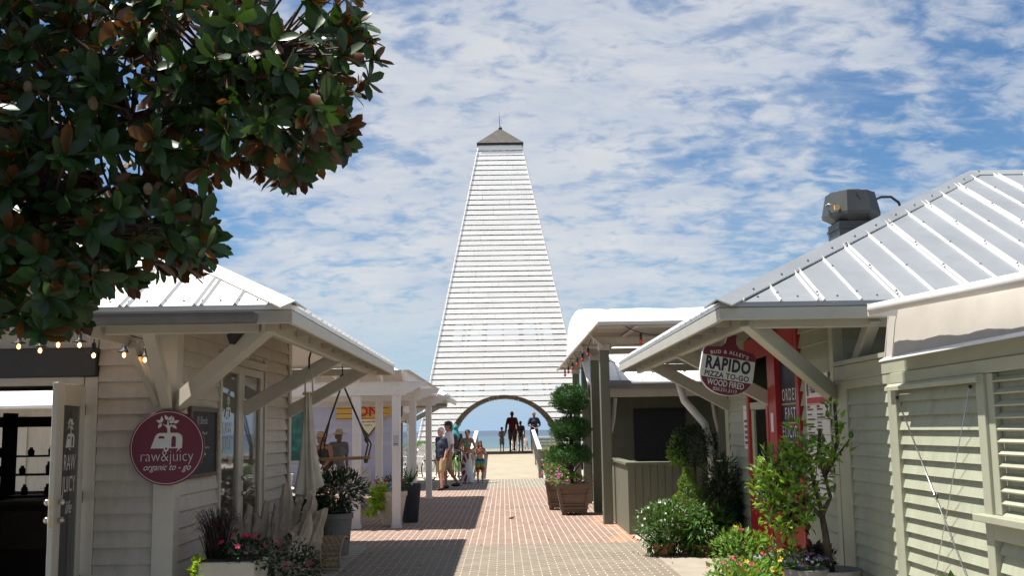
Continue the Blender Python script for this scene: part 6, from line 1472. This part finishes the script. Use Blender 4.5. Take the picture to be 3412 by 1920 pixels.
# ---------------------------------------------------------------- people
def capsule(m, a, b, r0, r1, n=10):
    a, b = Vector(a), Vector(b); d = b-a; L = max(d.length, 1e-5); d = d/L; pts = []; rs = []
    for k in range(4): t_ = -math.pi/2+math.pi/2*k/4; pts.append(a+d*r0*math.sin(t_)); rs.append(max(r0*math.cos(t_), 1e-4))
    pts += [a, a.lerp(b, .5), b]; rs += [r0, (r0+r1)/2, r1]
    for k in range(1, 5): t_ = math.pi/2*k/4; pts.append(b+d*r1*math.sin(t_)); rs.append(max(r1*math.cos(t_), 1e-4))
    m.tube(pts, rs, n)
def fuse(prims, voxel, smooth=4):
    """overlapping rounded volumes fused into one continuous surface"""
    m = MB()
    for q in prims:
        if q[0] == 'c': capsule(m, *q[1:])
        else: m.ell(q[1], q[2], 14, 10, q[3] if len(q) > 3 else None)
    me = m.mesh('tmp'); o = bpy.data.objects.new('tmp', me); COL.objects.link(o)
    r_ = o.modifiers.new('r', 'REMESH'); r_.mode = 'VOXEL'; r_.voxel_size = voxel
    s_ = o.modifiers.new('s', 'SMOOTH'); s_.factor = .5; s_.iterations = smooth
    out = bpy.data.meshes.new_from_object(o.evaluated_get(bpy.context.evaluated_depsgraph_get()))
    bpy.data.objects.remove(o); bpy.data.meshes.remove(me); out.polygons.foreach_set('use_smooth', [True]*len(out.polygons)); return out
BASE = dict(hl=(-.09, 0, .92), hr=(.09, 0, .92), kl=(-.10, .02, .50), kr=(.10, .02, .50), al=(-.10, -.02, .08), ar=(.10, -.02, .08), sl=(-.172, 0, 1.41), sr=(.172, 0, 1.41), el=(-.225, -.03, 1.13), er=(.225, -.03, 1.13), wl=(-.23, .06, .89), wr=(.23, .06, .89), nk=(0, 0, 1.47), hd=(0, .015, 1.62), lean=0.)
def person(label, loc, heading, h, skin, wear, hair='hair_dark', pose=None, fat=0., voxel=.014, group=None, hairstyle='short', slim=1.):
    """heading: direction faced, degrees from -Y (towards the camera), positive towards +X"""
    P = dict(BASE); P.update(pose or {}); k = h/1.75
    J = {a: Vector(b)*k for a, b in P.items() if isinstance(b, tuple)}
    ln = P['lean']
    if ln:
        for a in ('sl', 'sr', 'nk', 'hd', 'el', 'er', 'wl', 'wr'):
            v = J[a]; hz_ = .92*k; dz = v.z-hz_; J[a] = Vector((v.x, v.y+dz*math.sin(ln), hz_+dz*math.cos(ln)-(v.y)*math.sin(ln)*.3))
    t = T('person', label, 'person', (0, 0, 0), group); E_ = lambda c, r: ('e', c, tuple(q*k for q in r)); C_ = lambda a, b, r0, r1: ('c', a, b, r0*k, r1*k)
    hip = (J['hl']+J['hr'])/2; sh = (J['sl']+J['sr'])/2; up_ = (sh-hip)
    ch = hip+up_*.72; ab = hip+up_*.33; fw_ = Vector((0, 1, 0))
    def torso(i=0.): return [E_(hip+Vector((0, 0, .02*k)), (.155*slim+i+fat*.3, .108+i+fat*.4, .12+i*.3)), E_(ab+fw_*fat*.5*k, (.140*slim+i+fat*.7, .098+i+fat, .17)), E_(ch, (.165*slim+i+fat*.3, .108+i+fat*.3, .17)), C_(J['sl']*.9+sh*.1, J['sr']*.9+sh*.1, .058+i, .058+i), C_(hip, ch, .11*slim+i, .12*slim+i)]
    def arm(s_, i=0., f=1.): 
        a, e, w_ = J['s'+s_], J['e'+s_], J['w'+s_]
        if f < 1: return [C_(a, a.lerp(e, f), .054+i, .048+i)]
        return [C_(a, e, .052+i, .040+i), C_(e, w_, .042+i, .027+i)]
    def leg(s_, i=0., f=1.):
        a, e, w_ = J['h'+s_], J['k'+s_], J['a'+s_]
        if f <= 1: return [C_(a, a.lerp(e, f), .086+i, .062+i*1.2)]
        return [C_(a, e, .085+i, .056+i), C_(e, w_, .055+i, .036+i), E_(e.lerp(w_, .3)-fw_*.02*k, (.052+i, .055+i, .11))]
    hd = J['hd']; body = torso()+arm('l')+arm('r')+leg('l', 0, 2)+leg('r', 0, 2)
    body += [C_(J['nk']-Vector((0, 0, .05*k)), hd-Vector((0, 0, .06*k)), .056, .052), E_(hd+Vector((0, -.005*k, .02*k)), (.081, .100, .108)), E_(hd+Vector((0, .022*k, -.058*k)), (.061, .070, .072)), C_(hd+Vector((0, .088*k, .015*k)), hd+Vector((0, .105*k, -.02*k)), .011, .016), E_(hd+Vector((-.076*k, -.005*k, .0)), (.012, .022, .032)), E_(hd+Vector((.076*k, -.005*k, .0)), (.012, .022, .032))]
    for s_ in 'lr':
        w_, e = J['w'+s_], J['e'+s_]; d = (w_-e).normalized(); sd = 1 if s_ == 'r' else -1; sx = d.cross(fw_); sx = sx.normalized() if sx.length > .1 else Vector((1, 0, 0)); palm = w_+d*.05*k
        body.append(C_(w_, palm+d*.02*k, .028, .034))
        for q in range(4): b_ = palm+d*.04*k+fw_*(.033-.022*q)*k; body.append(C_(b_, b_+d*(.05, .058, .055, .042)[q]*k+Vector((-sd*.012*k, 0, 0)), .0105, .0085))
        body.append(C_(palm-d*.02*k+fw_*.03*k, palm+d*.03*k+fw_*.055*k, .013, .010))
        a_ = J['a'+s_]; body += [E_(a_+Vector((0, .055*k, -.045*k)), (.044, .115, .036))]
    def part(nm, prims, mat, vx=voxel): me = fuse(prims, vx); me.materials.append(MATS[mat]); return link(nm, me, t)
    part('body', body, skin, .0125 if h > 1.2 else .010)
    for w_ in wear:
        nm, mat = w_[0], w_[1]; p_ = w_[2] if len(w_) > 2 else None
        if nm == 'shirt': part(nm, torso(.022)+arm('l', .018, p_ or .62)+arm('r', .016, p_ or .62)+[C_(J['nk']-Vector((0, 0, .05*k)), J['nk']-Vector((0, 0, .03*k)), .068, .062)], mat)
        elif nm == 'long_shirt': part('shirt', torso(.020)+arm('l', .014, 1)+arm('r', .014, 1)+[C_(J['nk']-Vector((0, 0, .05*k)), J['nk']-Vector((0, 0, .02*k)), .068, .062)], mat)
        elif nm == 'tank_top': part(nm, [q for q in torso(.026)[:3]]+[C_(J['sl']*.55+sh*.45, J['sl']*.55+sh*.45+Vector((0, 0, .02)), .05, .05), C_(J['sr']*.55+sh*.45, J['sr']*.55+sh*.45+Vector((0, 0, .02)), .05, .05)], mat)
        elif nm == 'shorts': part(nm, [E_(hip+Vector((0, 0, .03*k)), (.162*slim+fat*.4, .115+fat*.45, .11))]+leg('l', .020, p_ or .8)+leg('r', .020, p_ or .8), mat)
        elif nm == 'trousers': part(nm, [E_(hip+Vector((0, 0, .03*k)), (.168*slim+fat*.4, .122+fat*.4, .12))]+leg('l', .018, 2)+leg('r', .018, 2), mat)
        elif nm == 'bikini_top':
            part(nm, [E_(ch+Vector((s_*.075*k, .085*k, -.02*k)), (.062, .048, .058)) for s_ in (-1, 1)], mat, .010)
            tube('strap', mat, t, [ch+Vector((-.14*k, 0, -.03*k)), ch+Vector((-.09*k, .12*k, -.05*k)), ch+Vector((.09*k, .12*k, -.05*k)), ch+Vector((.14*k, 0, -.03*k))], .008)
            for s_ in (-1, 1): tube('strap', mat, t, [ch+Vector((s_*.08*k, .12*k, .02*k)), sh+Vector((s_*.07*k, .03*k, .06*k)), J['nk']+Vector((0, -.06*k, 0))], .007)
        elif nm == 'sarong':
            m = MB(); nn_ = 40
            for j in range(13):
                f = j/12; z = (.98-.94*f)*k; r_ = (.165-.02*math.sin(f*3.1)+.05*f)*k
                for q in range(nn_): a = 2*math.pi*q/nn_; fo = 1+.05*math.sin(7*a+f*3)*f; m.v.append((hip.x+r_*fo*math.cos(a), hip.y+r_*.75*fo*math.sin(a), z))
            for j in range(12):
                for q in range(nn_): a = j*nn_+q; b = j*nn_+(q+1) % nn_; m.f.append((a, a+nn_, b+nn_, b))
            m.build(nm, mat, t, smooth=True)
        elif nm == 'shoes':
            for s_ in 'lr': part('shoe', [E_(J['a'+s_]+Vector((0, .06*k, -.045*k)), (.052, .135, .046)), E_(J['a'+s_]+Vector((0, -.01*k, -.03*k)), (.046, .055, .05))], mat, .010)
        elif nm == 'cap':
            part(nm, [E_(hd+Vector((0, -.01*k, .058*k)), (.096, .113, .090))], mat, .010); part('cap_peak', [E_(hd+Vector((0, .12*k, .045*k)), (.070, .085, .012))], mat, .008)
            if p_: part('cap_panel', [E_(hd+Vector((0, .060*k, .085*k)), (.060, .050, .05))], p_, .008)
        elif nm == 'hat':
            b_ = hd+Vector((0, 0, .055*k)); br = p_ or .16; MB().lathe([(.085*k, .0), (br*k, -.025*k), (br*k, -.017*k), (.088*k, .012*k), (.082*k, .07*k), (.06*k, .10*k), (0, .11*k)], b_, 24).build('hat', mat, t, smooth=True)
        elif nm == 'sunglasses':
            for s_ in (-1, 1): MB().ell(hd+Vector((s_*.034*k, .088*k, .022*k)), (.026*k, .012*k, .018*k), 10, 6).build('lens', 'black', t, smooth=True)
        elif nm == 'backpack': part(nm, [E_(ch-fw_*.19*k, (.15, .10, .22)), E_(ch-fw_*.17*k-up_*.2, (.155, .11, .16))], mat)
        elif nm == 'bag': part(nm, [E_(Vector(p_), (.10, .07, .10))], mat)
        elif nm == 'towel_hood': part(nm, [E_(hd+Vector((0, -.02*k, .03*k)), (.095, .115, .115)), C_(hd+Vector((0, -.03*k, -.05*k)), sh+Vector((0, -.03*k, -.05*k)), .10, .19), E_(hd+Vector((0, -.02*k, .13*k)), (.05, .05, .05))], mat)
    if hair:
        if hairstyle == 'short': pr = [E_(hd+Vector((0, -.018*k, .042*k)), (.090, .103, .096)), E_(hd+Vector((0, -.045*k, -.01*k)), (.086, .072, .085))]
        elif hairstyle == 'long': pr = [E_(hd+Vector((0, -.02*k, .042*k)), (.095, .110, .098)), C_(hd+Vector((0, -.06*k, 0)), hd+Vector((0, -.07*k, -.22*k)), .085, .07), C_(hd+Vector((-.06*k, -.01*k, -.02*k)), hd+Vector((-.09*k, .01*k, -.20*k)), .042, .034), C_(hd+Vector((.06*k, -.01*k, -.02*k)), hd+Vector((.09*k, .01*k, -.20*k)), .042, .034)]
        elif hairstyle == 'bun': pr = [E_(hd+Vector((0, -.02*k, .042*k)), (.092, .108, .097)), E_(hd+Vector((0, -.11*k, .06*k)), (.05, .05, .05))]
        else: pr = [E_(hd+Vector((0, -.035*k, .03*k)), (.079, .082, .080))]
        part('hair', pr, hair, .010)
    for s_ in (-1, 1): MB().ell(hd+Vector((s_*.030*k, .082*k, .020*k)), (.010*k, .006*k, .006*k), 8, 6).build('eye', 'black', t, smooth=True)
    MB().ell(hd+Vector((0, .082*k, -.052*k)), (.022*k, .008*k, .006*k), 8, 6).build('mouth', 'print_pink', t, smooth=True)
    t.location = loc; t.rotation_euler[2] = R(180+heading); LOC[t] = Vector(loc); return t
walk = dict(kl=(-.10, .16, .52), al=(-.10, .10, .09), kr=(.10, -.02, .50), ar=(.10, -.26, .13), hl=(-.09, .02, .92))
person('white haired man in navy polo shirt and khaki shorts in front of the pergola', (-1.78, 30.7, 0), -50, 1.76, 'skin_fair', [('shirt', 'navy_cloth', .75), ('shorts', 'khaki_cloth', .85), ('shoes', 'black')], 'hair_white', dict(kl=(-.09, .05, .50), al=(-.10, .06, .08), kr=(.10, .0, .50), ar=(.10, -.10, .08), er=(.26, -.08, 1.14), wr=(.27, -.02, .88)), fat=.022, slim=1.15)
person('tall man in white shirt, dark cap and sunglasses behind the white haired man', (-1.60, 31.5, 0), -72, 1.93, 'skin_tan', [('shirt', 'white_cloth', .75), ('shorts', 'brown_cloth', .9), ('shoes', 'black'), ('cap', 'black', 'grey_cloth'), ('sunglasses', 'black')], 'hair_dark', dict(walk), fat=.01)
person('woman in teal bikini top and patterned sarong facing the camera', (-1.17, 34.4, 0), -12, 1.70, 'skin_tan', [('bikini_top', 'teal_bikini'), ('sarong', 'sarong'), ('shoes', 'brown_cloth')], 'hair_dark', dict(el=(-.27, .0, 1.14), wl=(-.06, .20, 1.02), er=(.27, .0, 1.14), wr=(.06, .20, 1.0), hd=(-.02, .04, 1.61)), hairstyle='bun', slim=.88)
person('long haired child in rainbow swim shorts with hands at the mouth', (-.77, 34.6, 0), 4, 1.33, 'skin_tan', [('shorts', 'dyed_shorts', 1.0)], 'hair_dark', dict(el=(-.24, .08, 1.18), wl=(-.04, .17, 1.40), er=(.24, .08, 1.18), wr=(.04, .17, 1.38)), hairstyle='long', slim=.9)
person('person in teal hooded towel with a black backpack behind the woman', (-1.72, 38.6, 0), 160, 1.86, 'skin_tan', [('shirt', 'black', .8), ('towel_hood', 'teal_cloth'), ('shorts', 'black'), ('backpack', 'black'), ('shoes', 'black')], None)
person('bald man in maroon shirt and brown shorts walking under the arch', (.39, 50.8, DZ), 176, 1.88, 'skin_brown', [('long_shirt', 'maroon_cloth'), ('shorts', 'brown_cloth', .9), ('shoes', 'black')], None, dict(walk, el=(-.25, -.02, 1.14), wl=(-.28, .02, .90), er=(.25, -.02, 1.14), wr=(.27, .0, .90)))
person('small child with red sun hat and white clothes under the arch', (-.10, 52.0, DZ), -4, 1.14, 'skin_fair', [('shirt', 'white_cloth', .6), ('shorts', 'white_cloth', 1.0), ('hat', 'red_cloth', .15), ('shoes', 'black'), ('bag', 'khaki_cloth', (0, .12, .66))], 'hair_blond', dict(el=(-.22, .05, 1.16), wl=(-.08, .18, 1.0), er=(.22, .05, 1.16), wr=(.08, .18, 1.0)))
person('boy in grey shirt and white shorts seen from behind under the arch', (.80, 52.0, DZ), 172, 1.43, 'skin_fair', [('shirt', 'grey_cloth', .65), ('shorts', 'white_cloth', 1.05), ('shoes', 'brown_cloth')], 'hair_blond', slim=.9)
person('woman in white trousers half hidden behind the maroon shirted man', (.50, 53.2, DZ), 170, 1.62, 'skin_tan', [('tank_top', 'white_cloth'), ('trousers', 'white_cloth')], 'hair_dark', hairstyle='long', slim=.9)
person('man in navy shirt with folded hands standing at the right side of the arch', (1.47, 52.6, DZ), 10, 1.88, 'skin_brown', [('shirt', 'navy_cloth', .7), ('trousers', 'denim'), ('shoes', 'black')], None, dict(el=(-.28, .03, 1.14), wl=(-.04, .20, .98), er=(.28, .03, 1.14), wr=(.04, .19, 1.02)), fat=.02)
sit = dict(hl=(-.09, 0, .30), hr=(.09, 0, .30), kl=(-.12, .30, .42), kr=(.12, .30, .42), al=(-.12, .34, .08), ar=(.12, .34, .08), sl=(-.17, .0, .78), sr=(.17, .0, .78), el=(-.22, .10, .56), er=(.22, .10, .56), wl=(-.10, .26, .48), wr=(.10, .26, .48), nk=(0, 0, .84), hd=(0, .02, .99))
person('small child with straw hat sitting on the deck right of the boy', (1.02, 55.5, DZ), 150, 1.30, 'skin_fair', [('shirt', 'white_cloth', .6), ('hat', 'straw', .17)], 'hair_blond', sit)
person('stooping person in straw hat and dark top behind the plank swing', (-3.80, 23.6, 0), -30, 1.72, 'skin_tan', [('tank_top', 'black'), ('shorts', 'white_cloth', .7), ('hat', 'straw', .23)], 'hair_dark', dict(lean=.40, el=(-.25, .14, 1.16), wl=(-.16, .32, 1.02), er=(.25, .14, 1.16), wr=(.16, .32, 1.02)))
person('second person in a rounded straw hat beside the stooping person', (-3.72, 24.2, 0), 30, 1.72, 'skin_brown', [('shirt', 'grey_cloth', .6), ('shorts', 'brown_cloth', .8), ('hat', 'straw', .19)], 'hair_dark', dict(lean=.15))

# ---------------------------------------------------------------- bicycles by the white enclosure left of the ramp
def bicycle(label, c, rz, mat):
    t = T('bicycle', label, 'bicycle', (0, 0, 0), 'bicycles parked left of the ramp')
    for yw in (-.52, .52):
        m = MB().tube([(0, yw+.33*math.cos(a), .34+.33*math.sin(a)) for a in [2*math.pi*i/28 for i in range(29)]], .022, 8, False); wh = m.build('tyre', 'rubber', t, smooth=True)
        m = MB()
        for i in range(12): a = math.pi*2*i/12; m.tube([(0, yw, .34), (0, yw+.31*math.cos(a), .34+.31*math.sin(a))], .003, 4, False)
        m.build('spokes', 'steel', wh); MB().tube([(0, yw+.305*math.cos(a), .34+.305*math.sin(a)) for a in [2*math.pi*i/28 for i in range(29)]], .010, 6, False).build('rim', 'steel', wh, smooth=True)
    m = MB()
    for a, b in (((0, -.40, .78), (0, .22, .80)), ((0, -.36, .68), (0, .05, .34)), ((0, .05, .34), (0, .28, .86)), ((0, .05, .34), (0, .52, .34)), ((0, .26, .78), (0, .52, .34)), ((0, -.42, .86), (0, -.35, .66))): m.tube([a, b], .018, 8)
    for s_ in (-1, 1): m.tube([(s_*.04, -.36, .66), (s_*.05, -.52, .34)], .012, 6)
    m.build('frame', mat, t, smooth=True)
    tube('handlebar', 'steel', t, [(-.30, -.22, 1.02), (-.20, -.36, 1.04), (0, -.44, .98), (.20, -.36, 1.04), (.30, -.22, 1.02)], .012)
    for s_ in (-1, 1): MB().tube([(s_*.30, -.22, 1.02), (s_*.31, -.10, 1.01)], .018, 8).build('grip', 'black', t)
    MB().ell((0, .32, .93), (.10, .14, .035)).build('saddle', 'black', t, smooth=True); tube('seat_post', 'steel', t, [(0, .28, .84), (0, .31, .92)], .013)
    m = MB(); m.tube([(.05, .05, .34), (.05, .12, .20)], .009, 6); m.tube([(-.05, .05, .34), (-.05, -.02, .48)], .009, 6); m.bar((.05, .12, .20), (.14, .12, .20), .06, .02); m.build('crank', 'dark_metal', t)
    t.location = c; t.rotation_euler[2] = rz; LOC[t] = Vector(c); return t
bicycle('lime green bicycle behind the woman in the sarong', (-1.62, 37.2, 0), R(14), 'bike_green'); bicycle('white bicycle beside the tall man', (-2.25, 37.4, 0), R(-22), 'bike_white'); bicycle('white bicycle between the pergola posts', (-2.95, 37.6, 0), R(32), 'bike_white'); bicycle('white bicycle at the left end of the row', (-3.5, 38.1, 0), R(-12), 'bike_white')
en = T('white_enclosure', 'low white panelled enclosure behind the bicycles', 'fence', (-3.0, 43.2, 0))
for i in range(5):
    for k in range(3): box('panel', 'white_paint', en, -5.6+.9*i, -4.72+.9*i, 43.2, 43.24, .05+.36*k, .395+.36*k)
for i in range(6): box('post', 'grey_timber', en, -5.66+.9*i, -5.60+.9*i, 43.245, 43.32, 0, 1.12)
# palm seen beside the tower foot
pm = T('palm', 'small palm frond clump between the lilac shop and the tower', 'plant', (-3.35, 40, 0)); m = MB(); rg = random.Random(3)
for k in range(9):
    a = k*.7; d = Vector((math.cos(a), math.sin(a), 0)); spn = [Vector((-3.3, 40, 1.2))+d*.9*f+Vector((0, 0, .7*f-.9*f*f)) for f in (0, .25, .5, .75, 1)]
    for i in range(4):
        for q in range(5):
            p = spn[i].lerp(spn[i+1], q/5)
            for s_ in (-1, 1): m.leaf(p, Vector((-d.y, d.x, 0))*s_+d*.5+Vector((0, 0, -.3)), Vector((0, 0, 1)), .32, .03)
stuff(m.build('fronds', 'leaf_mid', pm)); tube('trunk', 'bark_grey', pm, [(-3.3, 40, 0), (-3.32, 40, .7), (-3.3, 40, 1.25)], [.12, .10, .08])
